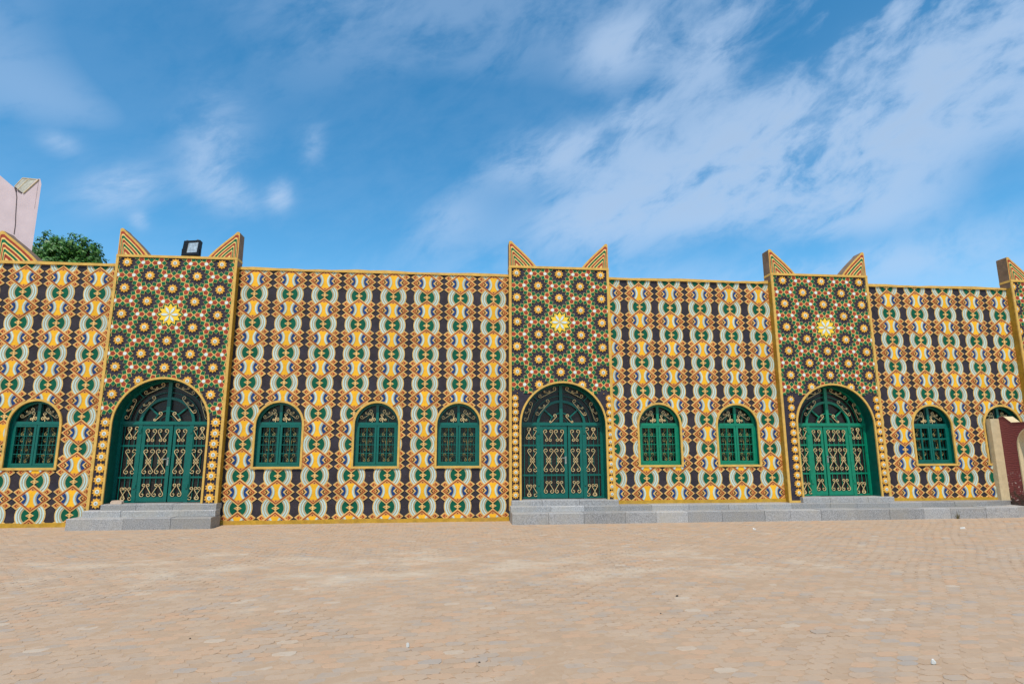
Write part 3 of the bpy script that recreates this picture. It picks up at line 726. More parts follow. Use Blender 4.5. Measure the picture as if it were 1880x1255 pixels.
# ------------------------------------------------------------------ horns (corner merlons)
def horn_profile(w_, h_):
    P = [(0, 0), (w_, 0)]
    for i in range(1, 9):                      # bulging outer slope up to the rounded tip
        t = i / 9; P.append((w_ * (1 - t) + (.022 * w_) * math.sin(PI * t) + .08 * w_ * t, h_ * (t ** .94) * .985))
    P += [(.10 * w_, h_ * .99), (.04 * w_, h_), (0, h_ * .965)]
    return P
def horn(parent, x, z, w_, h_, flip, y0=-.2, th=.36):
    prof = horn_profile(w_, h_); s = -1 if flip else 1
    Q = lambda p: (x + s * p[0], z + p[1])
    b = MB(); n = len(prof); P = [Q(p) for p in prof]
    if flip: P = P[::-1]
    b.face([(p[0], y0, p[1]) for p in P], 'border'); b.face([(p[0], y0 + th, p[1]) for p in P[::-1]], 'stucco_brown')
    for i in range(n):
        j = (i + 1) % n; b.face([(P[j][0], y0, P[j][1]), (P[i][0], y0, P[i][1]), (P[i][0], y0 + th, P[i][1]), (P[j][0], y0 + th, P[j][1])][::-1], 'stucco_brown')
    h = link('horn', b.mesh('horn'), parent)
    ax = .27 * w_
    for k, (sc_, mt) in enumerate([(.885, 'star_red'), (.78, 'gold_line'), (.715, 'star_green'), (.61, 'gold_line'), (.55, 'star_red'), (.45, 'gold_line'), (.39, 'star_green'), (.29, 'gold_line'), (.23, 'star_red'), (.10, 'gold_line')]):
        # one band of the chevron is the shape between two scales; stacked with a step each
        c = MB(); pr = [(ax + (p[0] - ax) * sc_, p[1] * sc_ + .004 * (1 - sc_)) for p in prof]; pr = [Q(p) for p in pr]
        if flip: pr = pr[::-1]
        # fan of convex pieces from the foot of the chevron
        f0 = Q((ax, 0.0))
        k0 = .003 + .003 * k
        mb = c; b0 = len(mb.v); mi = mb.mi(mt); mb.v += [(p[0], y0 - k0, p[1]) for p in pr] + [(p[0], y0, p[1]) for p in pr]
        nn = len(pr); mb.f.append(tuple(range(b0, b0 + nn))); mb.m.append(mi)
        for i in range(nn):
            j = (i + 1) % nn; mb.f.append((b0 + i, b0 + nn + i, b0 + nn + j, b0 + j)); mb.m.append(mi)
        link('chevron_band', c.mesh('chevron_band'), h)
    return h

# ------------------------------------------------------------------ star relief of the gate towers
LA, LB = .60, .699                                 # half column pitch, row pitch
def rot2(p, a): return (p[0] * math.cos(a) - p[1] * math.sin(a), p[0] * math.sin(a) + p[1] * math.cos(a))
def star_poly(r0, r1, n, a0=PI / 2):
    return [((r0 if i % 2 == 0 else r1) * math.cos(a0 + PI * i / n), (r0 if i % 2 == 0 else r1) * math.sin(a0 + PI * i / n)) for i in range(2 * n)]
def star_pieces(r0, r1, n, h, mat, a0=PI / 2):
    P = star_poly(r0, r1, n, a0); m_ = 2 * n; inner = [P[i] for i in range(1, m_, 2)]
    out_ = [(ccw(inner), h, mat)]
    for i in range(0, m_, 2): out_.append((ccw([P[i - 1], P[i], P[(i + 1) % m_]]), h, mat))
    return out_
def rosette_cell():
    pcs = []; rho, dt, dr, ins = .391 * LB, .1035 * LB, .109 * LB, .0068
    for k in range(12):
        a = PI / 2 + k * PI / 6
        sq = lambda e: [rot2(p, a) for p in ((rho - dr + e * 1.3, 0), (rho, -dt + e * 1.3), (rho + dr - e * 1.3, 0), (rho, dt - e * 1.3))]
        pcs.append((ccw(sq(0)), .016, 'gold_line')); pcs.append((ccw(sq(ins)), .013 + .006, 'star_green'))
    return [('rosette', pcs)]
def trefoil_cell(sgn):
    """the red and white piece between three rosettes; sgn = +1/-1: rosettes lie to the left/right"""
    b = LB; pcs = []; rc = b / math.sqrt(3); k = LA / (b * .8660254)
    wh = disc(0, 0, .066 * b, 8)
    for q in range(3):
        a = (PI if sgn > 0 else 0) + q * 2 * PI / 3      # towards an edge's midpoint
        mid = .2887 * b; half = .5 * b
        # local frame: x towards the edge midpoint, rosettes at (mid, +-half)
        Mx = (mid - .004, 0)
        def corner(s):   # square corner next to the gap, from the rosette at (mid, s*half)
            ang_to_mid = math.atan2(-s * half, 0); ang_to_c = math.atan2(-s * half, -mid)
            aa = (math.atan2(-s, 0) + (math.pi / 12) * (-s)) ; rr = .405 * b
            return (mid + rr * math.cos(aa), s * half + rr * math.sin(aa))
        def tip(s):
            aa = math.atan2(-s, 0) - s * PI / 6; rr = .503 * b
            return (mid + rr * math.cos(aa), s * half + rr * math.sin(aa))
        P = [Mx, corner(1), tip(1), (.03 * b, 0), tip(-1), corner(-1)]
        P = ccw(P); cen = (sum(p[0] for p in P) / 6, 0)
        P2 = [(cen[0] + (p[0] - cen[0]) * .82, p[1] * .80) for p in P]
        G = [rot2((p[0] * 1.0, p[1]), a) for p in P]; R_ = [rot2(p, a) for p in P2]
        for poly, h, mt in ((G, .0145, 'gold_line'), (R_, .0175, 'star_red')):
            poly = ccw(poly); c0 = poly[0]
            # split at the concave side into two convex pieces
            pcs.append(([poly[0], poly[1], poly[2], poly[3]], h, mt)); pcs.append(([poly[0], poly[3], poly[4], poly[5]], h, mt))
    pcs.append((disc(0, 0, .076 * b, 8), .019, 'gold_line')); pcs.append((wh, .023, 'pale'))
    pcs = [([(x * k, z) for x, z in p], h, mt) for p, h, mt in pcs]
    return [('trefoil', pcs)]
def star_cell(R, raise_=.03, n=10):
    return [('star', star_pieces(R, R * .72, n, .020, 'star_yellow')), ('star_ring', [(disc(0, 0, R * .66, 12), .0205, 'ochre')] + star_pieces(R * .9, R * .60, n, .026, 'star_yellow')),
            ('star_boss', [(disc(0, 0, R * .40, 10), .030, 'gold_line'), (disc(0, 0, R * .36, 10), .036, 'pale'), (disc(0, 0, R * .20, 8), .0385, 'boss')])]
def flower_cell():
    R = .425 * LB
    pts = [('flower', star_pieces(R * 1.02, R * .70, 12, .021, 'flower_yellow') )]
    for k in range(6):
        a = PI / 2 + PI / 6 + k * PI / 3
        petal = [(0.02, 0), (.10, -.028), (.16, -.03), (.225, 0), (.16, .03), (.10, .028)]
        pt2 = [(0.012, 0), (.10, -.038), (.165, -.04), (.242, 0), (.165, .04), (.10, .038)]
        pts.append(('petal', [(ccw([rot2(p, a) for p in pt2]), .024, 'beige'), (ccw([rot2(p, a) for p in petal]), .031, 'pale')]))
    return pts

YT = -.2
# ------------------------------------------------------------------ doors
def fanlight(t, c, r, z0, spz, yd, paint):
    fl = MB()
    fl.ring(c, spz, r - .07, r, 0, PI, 28, paint, yd, yd + .07)
    fl.ring(c, spz, .62, .69, 0, PI, 24, paint, yd - .012, yd + .05)
    fl.ring(c, spz, .80, .815, 0, PI, 24, paint, yd + .01, yd + .03); fl.ring(c, spz, .93, .942, 0, PI, 24, paint, yd + .01, yd + .03)
    fl.ring(c, spz, .32, .345, 0, PI, 16, paint, yd, yd + .03); fl.ring(c, spz, .20, .212, 0, PI, 12, paint, yd + .01, yd + .03)
    fl.box(c - .045, c + .045, yd - .018, yd + .06, z0, spz + r - .06, paint)
    for an, a, b, w_ in ((42, .34, .63, .02), (138, .34, .63, .02), (46, .94, r - .05, .014), (134, .94, r - .05, .014)):
        d = (math.cos(math.radians(an)), math.sin(math.radians(an))); nn = (-d[1] * w_, d[0] * w_)
        fl.prism(ccw([(c + d[0] * a - nn[0], spz + d[1] * a - nn[1]), (c + d[0] * b - nn[0], spz + d[1] * b - nn[1]), (c + d[0] * b + nn[0], spz + d[1] * b + nn[1]), (c + d[0] * a + nn[0], spz + d[1] * a + nn[1])]), -(yd - .002), paint, base=-(yd + .04))
    o = link('fanlight', fl.mesh('fanlight'), t)
    gl = MB(); A = arch(c - r + .03, c + r - .03, z0, spz + r - .03); gl.face([(p[0], yd + .075, p[1]) for p in A], 'door_glass'); link('fanlight_pane', gl.mesh('fanlight_pane'), o)
    for s, f in ((1, False), (-1, True)):
        def at(an, rr): return c - s * rr * math.cos(math.radians(an)), spz + rr * math.sin(math.radians(an))
        # angles measured from the horizontal on each side
        for an, rr, me, rt in ((67, .985, LONG, 22), (22, 1.0, LONG, 66), (43, .72, LONG, 45), (36, .30, SHORT, 52)):
            x, z = at(an, rr); put_scroll(me, o, x, yd - .028, z, math.radians(rt) * s, f)
    return o
def bars(mb, x0, x1, n, y, z0, z1, paint):
    for k in range(n):
        x = x0 + (x1 - x0) * (k + .5) / n; mb.box(x - .008, x + .008, y, y + .016, z0, z1, paint)
def door_panel(t, nm, x0, x1, z0, z1, yd, paint, scr, stile, nb, handle=None):
    """one leaf or sidelight: stiles, rails, bars, pane, scrolls"""
    mb = MB(); H_ = z1 - z0; zb, zt = z0 + (.13 if stile > .05 else .045), z1 - (.10 if stile > .05 else .04)
    mb.box(x0, x0 + stile, yd, yd + .05, z0, z1, paint); mb.box(x1 - stile, x1, yd, yd + .05, z0, z1, paint)
    mb.box(x0 + stile, x1 - stile, yd + .002, yd + .05, z0, zb, paint); mb.box(x0 + stile, x1 - stile, yd + .002, yd + .05, zt, z1, paint)
    r1, r2 = z0 + H_ * .315, z0 + H_ * .725
    for rr in (r1, r2): mb.box(x0 + stile, x1 - stile, yd + .004, yd + .045, rr - .022, rr + .022, paint)
    bars(mb, x0 + stile, x1 - stile, nb, yd + .012, zb, zt, paint)
    o = link(nm, mb.mesh(nm), t)
    gl = MB(); gl.face([(x0 + stile * .5, yd + .048, zb - .01), (x1 - stile * .5, yd + .048, zb - .01), (x1 - stile * .5, yd + .048, zt + .01), (x0 + stile * .5, yd + .048, zt + .01)], 'door_glass')
    link('door_pane', gl.mesh('door_pane'), o)
    ys = yd - .010
    for x in scr:
        put_scroll(BOTTLE, o, x, ys, zt - .17); put_scroll(CROSS, o, x, ys, (r1 + r2) / 2); put_scroll(BOTTLE_UP, o, x, ys, zb + .165)
    if handle is not None:
        h = MB(); h.box(handle - .02, handle + .02, yd - .012, yd - .001, (r1 + r2) / 2 - .10, (r1 + r2) / 2 + .10, 'handle_metal')
        d = -1 if handle > (x0 + x1) / 2 else 1
        h.box(min(handle, handle + d * .12), max(handle, handle + d * .12), yd - .06, yd - .042, (r1 + r2) / 2 + .05, (r1 + r2) / 2 + .072, 'handle_metal'); h.box(handle - .01, handle + .01, yd - .06, yd - .012, (r1 + r2) / 2 + .05, (r1 + r2) / 2 + .072, 'handle_metal')
        link('door_handle', h.mesh('door_handle'), o)
    return o
def door(t, x0, x1, z0, apex, paint, mirrored=False):
    yd = .16; W_ = x1 - x0; r = W_ / 2; c = (x0 + x1) / 2; spz = apex - r; ztr = 2.56
    A = arch(x0, x1, z0, apex, 28); rv = MB()
    for i in range(1, len(A)):
        p, q = A[i], A[(i + 1) % len(A)]; rv.face([(q[0], YT, q[1]), (q[0], yd + .09, q[1]), (p[0], yd + .09, p[1]), (p[0], YT, p[1])], 'reveal_paint')
    link('door_reveal', rv.mesh('door_reveal'), t)
    fr = MB()
    fr.box(x0, x0 + .045, yd - .01, yd + .07, z0, ztr - .05, paint); fr.box(x1 - .045, x1, yd - .01, yd + .07, z0, ztr - .05, paint)
    fr.box(x0, x1, yd - .022, yd + .07, ztr - .05, ztr + .035, paint)
    f = (lambda u: x0 + u * W_) if not mirrored else (lambda u: x1 - u * W_)
    for u in (.222, .775):
        m0, m1 = sorted((f(u - .021), f(u + .021))); fr.box(m0, m1, yd - .014, yd + .07, z0, ztr - .05, paint)
        for zz_ in (z0 + .35, z0 + 1.75): fr.box((m0 + m1) / 2 - .03, (m0 + m1) / 2 + .03, yd - .035, yd - .01, zz_, zz_ + .10, paint)
    link('door_frame', fr.mesh('door_frame'), t)
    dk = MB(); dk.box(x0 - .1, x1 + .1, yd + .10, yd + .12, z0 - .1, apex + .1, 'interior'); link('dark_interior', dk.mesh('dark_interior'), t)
    zt = ztr - .055
    def P(u0, u1): return tuple(sorted((f(u0), f(u1))))
    a, b = P(.020, .201); pit = .165
    e = b if not mirrored else a; sg = -1 if not mirrored else 1
    sl = door_panel(t, 'sidelight', a, b, z0 + .01, zt, yd + .005, paint, [e + sg * .12], .02, 3)
    z1_, z2_ = zt - .04 - .17, z0 + .055 + .165
    put_scroll(HALF_BOTTLE, sl, (a if not mirrored else b) - sg * .115, yd - .005, z1_, 0, not mirrored); put_scroll(HALF_BOTTLE_UP, sl, (a if not mirrored else b) - sg * .115, yd - .005, z2_, 0, not mirrored)
    a, b = P(.796, .980); e = a if not mirrored else b; sg = 1 if not mirrored else -1
    sl = door_panel(t, 'sidelight', a, b, z0 + .01, zt, yd + .005, paint, [e + sg * .12], .02, 3)
    put_scroll(HALF_BOTTLE, sl, (b if not mirrored else a) - sg * .115, yd - .005, z1_, 0, mirrored); put_scroll(HALF_BOTTLE_UP, sl, (b if not mirrored else a) - sg * .115, yd - .005, z2_, 0, mirrored)
    a, b = P(.245, .568); mid = (a + b) / 2
    hx = b - .05 if not mirrored else a + .05
    door_panel(t, 'door_leaf', a, b, z0 + .012, zt, yd, paint, [mid - .15, mid + .15], .085, 4, hx)
    a, b = P(.580, .752); mid = (a + b) / 2
    door_panel(t, 'door_leaf', a, b, z0 + .012, zt, yd + .004, paint, [mid], .07, 2)
    fanlight(t, c, r, ztr + .035, spz + .03, yd, paint)

# ------------------------------------------------------------------ gate towers
TT = 6.93
def tower(label, x0, x1, zbase, starc, z0, opening, stripL, stripR, nstar, zs, sr_, paint, mirrored=False, zfield=2.7):
    t = thing('gate_tower', label, 'gate tower', (0, 0, 0), 'gate towers covered in coloured star relief')
    body = MB(); rect = [(x0, zbase), (x1, zbase), (x1, TT), (x0, TT)]
    op = arch(*opening, n=28) if opening else None
    wall_with_holes(body, x0, x1, zbase, TT, [op] if op else [], YT, 'star_black')
    yb = YT + .36
    for x, dr in ((x0, 1), (x1, -1)):
        for za, zc, mt in ((zbase, ZTOP, 'return_paint'), (ZTOP, TT, 'stucco_brown')):
            q = [(x, YT, za), (x, YT, zc), (x, yb, zc), (x, yb, za)]; body.face(q if dr > 0 else q[::-1], mt)
    body.face([(x0, YT, TT), (x1, YT, TT), (x1, yb, TT), (x0, yb, TT)], 'stucco_brown'); body.face([(x0, yb, ZTOP), (x0, yb, TT), (x1, yb, TT), (x1, yb, ZTOP)], 'stucco_brown')
    link('tower_face', body.mesh('tower_face'), t)
    bd = MB(); bw = .065
    bd.box(x0 - .004, x0 + bw, YT - .035, YT, zbase, TT, 'border'); bd.box(x1 - bw, x1 + .004, YT - .035, YT, zbase, TT, 'border')
    bd.box(x0 - .006, x1 + .006, YT - .04, YT + .365, TT - .035, TT + .03, 'border')
    link('border', bd.mesh('border'), t)
    holes = []
    if op:
        ob = MB(); O = arch(opening[0] - .05, opening[1] + .05, opening[2], opening[3] + .05, 28)
        for i in range(1, len(O)):
            j = (i + 1) % len(O); ob.prism([O[i], O[j], op[j], op[i]], .038, 'border', y=YT)
        ob.box(x0 + bw, opening[0] - .05, YT - .03, YT, zbase, zbase + .06, 'border'); ob.box(opening[1] + .05, x1 - bw, YT - .03, YT, zbase, zbase + .06, 'border')
        link('door_surround', ob.mesh('door_surround'), t)
        holes = [arch(opening[0] - .045, opening[1] + .045, opening[2] - .3, opening[3] + .045, 28)]
        door(t, opening[0], opening[1], opening[2], opening[3], paint, mirrored)
    zlow = 2.62 if op else zbase
    zl = zfield if op else zbase + .3
    rect2 = [(x0 + bw, zl), (x1 - bw, zl), (x1 - bw, TT - .04), (x0 + bw, TT - .04)]
    ev, od, tr1, tr2 = [], [], [], []
    for i in range(-3, 4):
        for k in range(-1, 9):
            if i % 2 == 0: q = (starc + i * LA, z0 - k * LB)
            else: q = (starc + i * LA, z0 - (k + .5) * LB)
            (ev if i % 2 == 0 else od).append(q)
            # triangles of the lattice: their centres lie a third of a column right of each star's column edge
            tr1.append((q[0] + LA * 2 / 3, q[1])); tr2.append((q[0] + LA / 3, q[1] - LB / 2))
    zflower = z0 - 2 * LB
    ros = ev + od
    build_cells(t, rosette_cell(), ros, rect2, holes, YT)
    build_cells(t, trefoil_cell(-1), tr1, rect2, holes, YT)
    build_cells(t, trefoil_cell(1), tr2, rect2, holes, YT)
    stars = [q for q in ros if not (abs(q[0] - starc) < .01 and abs(q[1] - zflower) < .01)]
    build_cells(t, star_cell(.132), [q for q in stars], rect2, holes, YT)
    build_cells(t, flower_cell(), [(starc, zflower)], rect2, holes, YT)
    if op:
        for sx, zz0 in ((stripL, zs[0]), (stripR, zs[1])):
            r3 = [(x0 + bw - .01, zbase + .05), (x1 - bw + .01, zbase + .05), (x1 - bw + .01, zl - .02), (x0 + bw - .01, zl - .02)]
            pts = [(sx, zz0 + (zs[2] - zz0) * k / (nstar - 1)) for k in range(nstar)]
            build_cells(t, star_cell(sr_), pts, [(x0, zbase), (x1, zbase), (x1, 3.6), (x0, 3.6)], holes, YT)
    horn(t, x0, TT + .03, .78, .74, False); horn(t, x1, TT + .03, .78, .74, True)
    return t
tower('star patterned gate tower under the black floodlight', -8.87, -5.8, .0, -7.39, 6.755, (-8.5, -6.2, .55, 3.66), -8.66, -6.0, 8, (.57, .67, 2.55), .133, 'teal_paint')
tower('middle star patterned gate tower, at the left end of the long grey steps', 1.56, 4.42, .28, 2.98, 6.745, (1.88, 4.2, .545, 3.65), 1.725, 4.32, 14, (.68, .68, 3.24), .102, 'teal_paint', False, 3.36)
tower('star patterned gate tower with the bright green double door, right half of the long steps', 9.3, 12.33, .40, 10.86, 6.74, (9.74, 12.04, .545, 3.66), 9.6, 12.2, 12, (.67, .74, 3.24), .112, 'green_paint', True, 3.37)
tower('star patterned tower cut off by the right edge of the picture', 17.05, 19.9, .38, 18.3, 6.74, None, 0, 0, 0, None, 0, 'teal_paint')
horn(left_wall, -11.98, ZTOP + .03, 1.06, .84, False, 0)

# ------------------------------------------------------------------ granite steps
def steps(label, courses, cat='steps'):
    t = thing('granite_steps', label, cat)
    for (x0, x1, yf, yb, z0, z1) in courses:
        n = max(1, round((x1 - x0) / .95)); xs = [x0] + [x0 + (x1 - x0) * (i + random.uniform(-.18, .18)) / n for i in range(1, n)] + [x1]
        for a, b in zip(xs, xs[1:]):
            mb = MB(); g_ = .004; e = .012; y0 = yf + random.gauss(0, .003); zt = z1 + random.gauss(0, .0025)
            # block with an eased front edge
            x0_, x1_ = a + g_, b - g_
            prof = [(y0, z0), (y0, zt - e), (y0 + e, zt), (yb, zt), (yb, z0)]
            L_ = [(x0_, p[0], p[1]) for p in prof]; R_ = [(x1_, p[0], p[1]) for p in prof]
            mb.face(L_, 'granite'); mb.face(R_[::-1], 'granite')
            for i in range(5): mb.face([L_[(i + 1) % 5], L_[i], R_[i], R_[(i + 1) % 5]], 'granite')
            link('stone_slab', mb.mesh('stone_slab'), t)
    return t
steps('short flight of three grey granite steps before the gate under the floodlight', [(-8.97, -5.70, -.80, -.20, -.05, .265), (-8.80, -5.72, -.50, -.19, .265, .41), (-8.47, -5.76, -.36, .1, .41, .55)])
st2 = steps('long low grey granite steps running along two gates to the maroon wall', [(1.56, 15.45, -.92, -.30, -.05, .275), (1.56, 14.95, -.52, .0, .275, .405), (1.60, 4.46, -.36, .1, .405, .545), (9.62, 12.30, -.36, .1, .405, .545)])
# worn right-hand ends, turned towards the maroon wall
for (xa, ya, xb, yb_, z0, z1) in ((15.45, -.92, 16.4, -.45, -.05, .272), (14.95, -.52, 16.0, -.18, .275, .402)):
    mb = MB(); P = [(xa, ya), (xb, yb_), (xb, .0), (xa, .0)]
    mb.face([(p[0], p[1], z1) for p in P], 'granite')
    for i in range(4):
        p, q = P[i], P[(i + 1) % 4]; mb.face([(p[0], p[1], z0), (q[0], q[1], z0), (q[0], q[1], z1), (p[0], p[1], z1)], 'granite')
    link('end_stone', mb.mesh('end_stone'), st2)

# ------------------------------------------------------------------ maroon wall at the right
t = thing('maroon_wall', 'maroon rendered wall with cream trim and arched opening, at the right edge', 'wall')
X, TH = 16.02, .28
prof = [(-.16, .27), (-.16, 2.74), (-.34, 2.76), (-.56, 2.58), (-2.6, 2.60), (-2.6, -.05), (-.16, -.05)]
op2 = [(-.66, -.06), (-1.69, -.06)] + [(-1.175 - .515 * math.cos(PI * i / 14), 1.92 + .515 * math.sin(PI * i / 14)) for i in range(15)]
op2 = ccw(op2)
outer = [[(-2.6, -.05), (-.16, -.05), (-.16, 2.58), (-2.6, 2.60)][::1]]
pcs = [q for p in [ccw([(-2.6, -.05), (-.16, -.05), (-.16, 2.58), (-2.6, 2.58)])] for q in subtract(p, op2)] + [ccw([(-.56, 2.58), (-.34, 2.76), (-.16, 2.74), (-.16, 2.58)])]
body = MB()
for p in pcs:
    body.face([(X, q[0], q[1]) for q in p[::-1]], 'maroon_plaster'); body.face([(X + TH, q[0], q[1]) for q in p], 'maroon_plaster')
body.face([(X, -.16, -.05), (X, -.16, 2.74), (X + TH, -.16, 2.74), (X + TH, -.16, -.05)], 'maroon_plaster'); body.face([(X, -2.6, -.05), (X + TH, -2.6, -.05), (X + TH, -2.6, 2.58), (X, -2.6, 2.58)], 'cream')
link('wall_face', body.mesh('wall_face'), t)
cpn = MB()
for (a, b) in (((-.16, 2.74), (-.34, 2.76)), ((-.34, 2.76), (-.56, 2.58)), ((-.56, 2.58), (-2.6, 2.58))):
    q = [(X - .01, a[0], a[1]), (X - .01, b[0], b[1]), (X + TH + .01, b[0], b[1]), (X + TH + .01, a[0], a[1])]
    cpn.face(q, 'cream'); cpn.face([(p[0], p[1], p[2] + .015) for p in q], 'cream')
    cpn.face([q[0], q[1], (q[1][0], q[1][1], q[1][2] + .015), (q[0][0], q[0][1], q[0][2] + .015)], 'maroon_plaster')
link('coping', cpn.mesh('coping'), t)
jb = MB()
for i in range(len(op2)):
    p, q = op2[i], op2[(i + 1) % len(op2)]
    if p[1] < 0 and q[1] < 0: continue
    jb.face([(X - .006, p[0], p[1]), (X - .006, q[0], q[1]), (X + TH + .006, q[0], q[1]), (X + TH + .006, p[0], p[1])], 'cream')
    # raised cream band round the opening
    k = lambda a: (-1.175 + (a[0] + 1.175) * 1.07, a[1] if a[1] < 1.92 else 1.92 + (a[1] - 1.92) * 1.07)
    jb.face([(X - .006, *p), (X - .006, *k(p)), (X - .006, *k(q)), (X - .006, *q)], 'cream')
link('arch_trim', jb.mesh('arch_trim'), t)
pl = MB(); pl.box(15.74, X - .002, -.17, .0, .40, 2.72, 'cream'); link('pilaster', pl.mesh('pilaster'), t)

# ------------------------------------------------------------------ pink building behind, tree, floodlight
def px_on(px, py, Y):
    d = FW + (px - 940) / 1100 * RT + (627.5 - py) / 1100 * UP; k = (Y - CAM_Y) / d.y
    return Vector((0, CAM_Y, CAM_H)) + d * k
t = thing('pink_tower', 'pale pink plastered tower with notched grey top rising behind the wall', 'building')
Y0 = 3.6
def q3(px, py, y=Y0): p = px_on(px, py, y); return (p.x, p.y, p.z)
A_ = q3(0, 322); B_ = q3(28, 345); B2 = q3(41, 355); Cc = q3(70, 329); Dd = q3(76, 338); E_ = q3(57, 470)
zt_ = A_[2] + 1.6; bl = A_[0] - 3.0
slope = (A_[2] - B_[2]) / (B_[0] - A_[0])
front = [(bl, 0), (E_[0] - .35, 0), (E_[0], E_[2]), (Dd[0], Dd[2]), (Dd[0] - .06, Cc[2] + .02), (Cc[0] - .04, Cc[2]), (B2[0], B2[2]), (B_[0] - .02, B_[2]), (A_[0], A_[2]), (A_[0] - .5, A_[2] + slope * .5), (bl, A_[2] + slope * .5)]
SH = .75; back = [(p[0] - SH, p[1]) for p in front]      # the tower stands turned to the yard
mb = MB(); mb.face([(p[0], Y0, p[1]) for p in front], 'pink_plaster'); mb.face([(p[0], Y0 + .9, p[1]) for p in back[::-1]], 'pink_plaster')
for i in range(len(front)):
    p, q = front[i], front[(i + 1) % len(front)]; top_ = 4 <= i <= 8
    mb.face([(q[0], Y0, q[1]), (p[0], Y0, p[1]), (p[0] - SH, Y0 + .9, p[1]), (q[0] - SH, Y0 + .9, q[1])][::-1], 'pink_plaster')
link('tower_wall', mb.mesh('tower_wall'), t)
# weathered concrete on the slope of the right-hand horn
mb = MB(); f0, f1 = q3(43, 355, Y0 - .01), q3(71, 330, Y0 - .01); k0, k1 = q3(27, 343, Y0 + .45), q3(42, 327, Y0 + .45)
dn = lambda p, d: (p[0], p[1], p[2] - d)
mb.face([f0, f1, k1, k0], 'old_concrete'); mb.face([k0, k1, dn(k1, 1.2), dn(k0, 1.2)], 'old_concrete'); mb.face([f1, dn(f1, 1.0), dn(k1, 1.2), k1], 'pink_plaster')
for p_, q_ in ((f0, f1), (k0, k1), (f1, k1), ((f0[0] * .4 + k0[0] * .6, f0[1] * .4 + k0[1] * .6, f0[2] * .4 + k0[2] * .6), (f1[0] * .4 + k1[0] * .6, f1[1] * .4 + k1[1] * .6, f1[2] * .4 + k1[2] * .6))): mb.tube([p_, q_], .022, 'cream', 5)
link('concrete_slope', mb.mesh('concrete_slope'), t)
ck = MB(); cpts = [q3(29, 347, Y0 - .004), q3(31, 362, Y0 - .004), q3(30, 378, Y0 - .004), q3(29, 395, Y0 - .004), q3(28.5, 412, Y0 - .004), q3(26, 430, Y0 - .004)]
ck.tube(cpts, .014, 'crack', 4); ck.tube([q3(28, 344, Y0 - .004), q3(30, 351, Y0 - .004)], .03, 'crack', 4); ck.tube([q3(33, 350, Y0 - .004), q3(40, 354, Y0 - .004)], .022, 'crack', 4)
link('crack', ck.mesh('crack'), t)

def tree(label):
    t = thing('tree', label, 'tree'); Yt = 9.
    base = px_on(122, 640, Yt); t.location = (base.x, Yt, 0)
    cs = [(93, 453, 27), (72, 466, 20), (140, 457, 28), (163, 464, 24), (108, 458, 22), (115, 474, 33), (80, 482, 30), (150, 482, 32), (180, 476, 15), (62, 490, 30), (120, 500, 45), (170, 500, 28), (90, 505, 40)]
    lobes = []
    for x, y, r in cs:
        p = px_on(x, y, Yt + random.uniform(-.6, .6)); lobes.append((p, r * (Yt - CAM_Y) / 1100))
    tk = MB(); tk.tube([(0, 0, 0), (.08, .05, 2.2), (.0, .1, 4.6)], .22, 'bark', 8)
    for p, r in lobes[:8]:
        q = p - Vector(t.location); tk.tube([(0, .1, 3.6), (q.x * .5, q.y * .5, 3.6 + (q.z - 3.6) * .6), (q.x, q.y, q.z)], .06, 'bark', 5)
    link('trunk', tk.mesh('trunk'), t)
    V = []; Fq = []
    for p, r in lobes:
        q = p - Vector(t.location); nclump = int(105 * (r / .7) ** 2)
        for _ in range(nclump):
            d = Vector((random.gauss(0, 1), random.gauss(0, 1), random.gauss(0, 1))).normalized(); rr = r * random.uniform(.55, .98) * (1 if random.random() < .8 else .6)
            cc = q + d * rr
            for _ in range(13):
                u = Vector((random.gauss(0, 1), random.gauss(0, 1), random.gauss(0, .8))).normalized(); s = random.uniform(.045, .085)
                n_ = (d + u * .9 + Vector((0, 0, .4))).normalized(); a = n_.cross(Vector((random.random(), random.random(), random.random())) + Vector((.01, 0, 0))).normalized(); b = n_.cross(a)
                c = cc + u * random.uniform(.02, .15); o = len(V)
                V += [tuple(c + a * s), tuple(c + b * s * .5), tuple(c - a * s), tuple(c - b * s * .5)]; Fq.append((o, o + 1, o + 2, o + 3))
    me = bpy.data.meshes.new('crown'); me.from_pydata(V, [], Fq); me.materials.append(MATS['leaf']); link('crown', me, t)
tree('bushy dark green tree showing above the wall at left')

t = thing('floodlight', 'black square floodlight standing on the star patterned tower top', 'floodlight', (-7.10, .0, TT + .03))
bx = MB()
def rot(p):   # housing leans back
    a = math.radians(12); b = math.radians(-9); x, y, z = p; x, y = x * math.cos(b) - y * math.sin(b), x * math.sin(b) + y * math.cos(b)
    return (x, y * math.cos(a) + (z - .25) * math.sin(a) * 1, .29 + (z - .25) * math.cos(a) - y * math.sin(a))
def tb(mb, x0, x1, y0, y1, z0, z1, mat, tx=.0):
    v = [rot((x, y, z)) for x in (x0, x1) for y in (y0, y1) for z in (z0, z1)]; b = len(mb.v); mb.v += v
    for q in ((0, 1, 3, 2), (4, 6, 7, 5), (0, 4, 5, 1), (2, 3, 7, 6), (0, 2, 6, 4), (1, 5, 7, 3)): mb.f.append(tuple(b + i for i in q)); mb.m.append(mb.mi(mat))
tb(bx, -.225, .225, -.05, .0, .02, .10, 'lamp_black'); tb(bx, -.225, .225, -.05, .0, .43, .48, 'lamp_black'); tb(bx, -.225, -.10, -.05, .0, .10, .43, 'lamp_black'); tb(bx, .19, .225, -.05, .0, .10, .43, 'lamp_black')
tb(bx, -.225, .225, .001, .08, .02, .48, 'lamp_black'); tb(bx, -.17, .17, .08, .17, .10, .40, 'lamp_black')
for k in range(5): tb(bx, -.21 + k * .0, -.11, -.054, -.05, .13 + k * .055, .15 + k * .055, 'lamp_black')
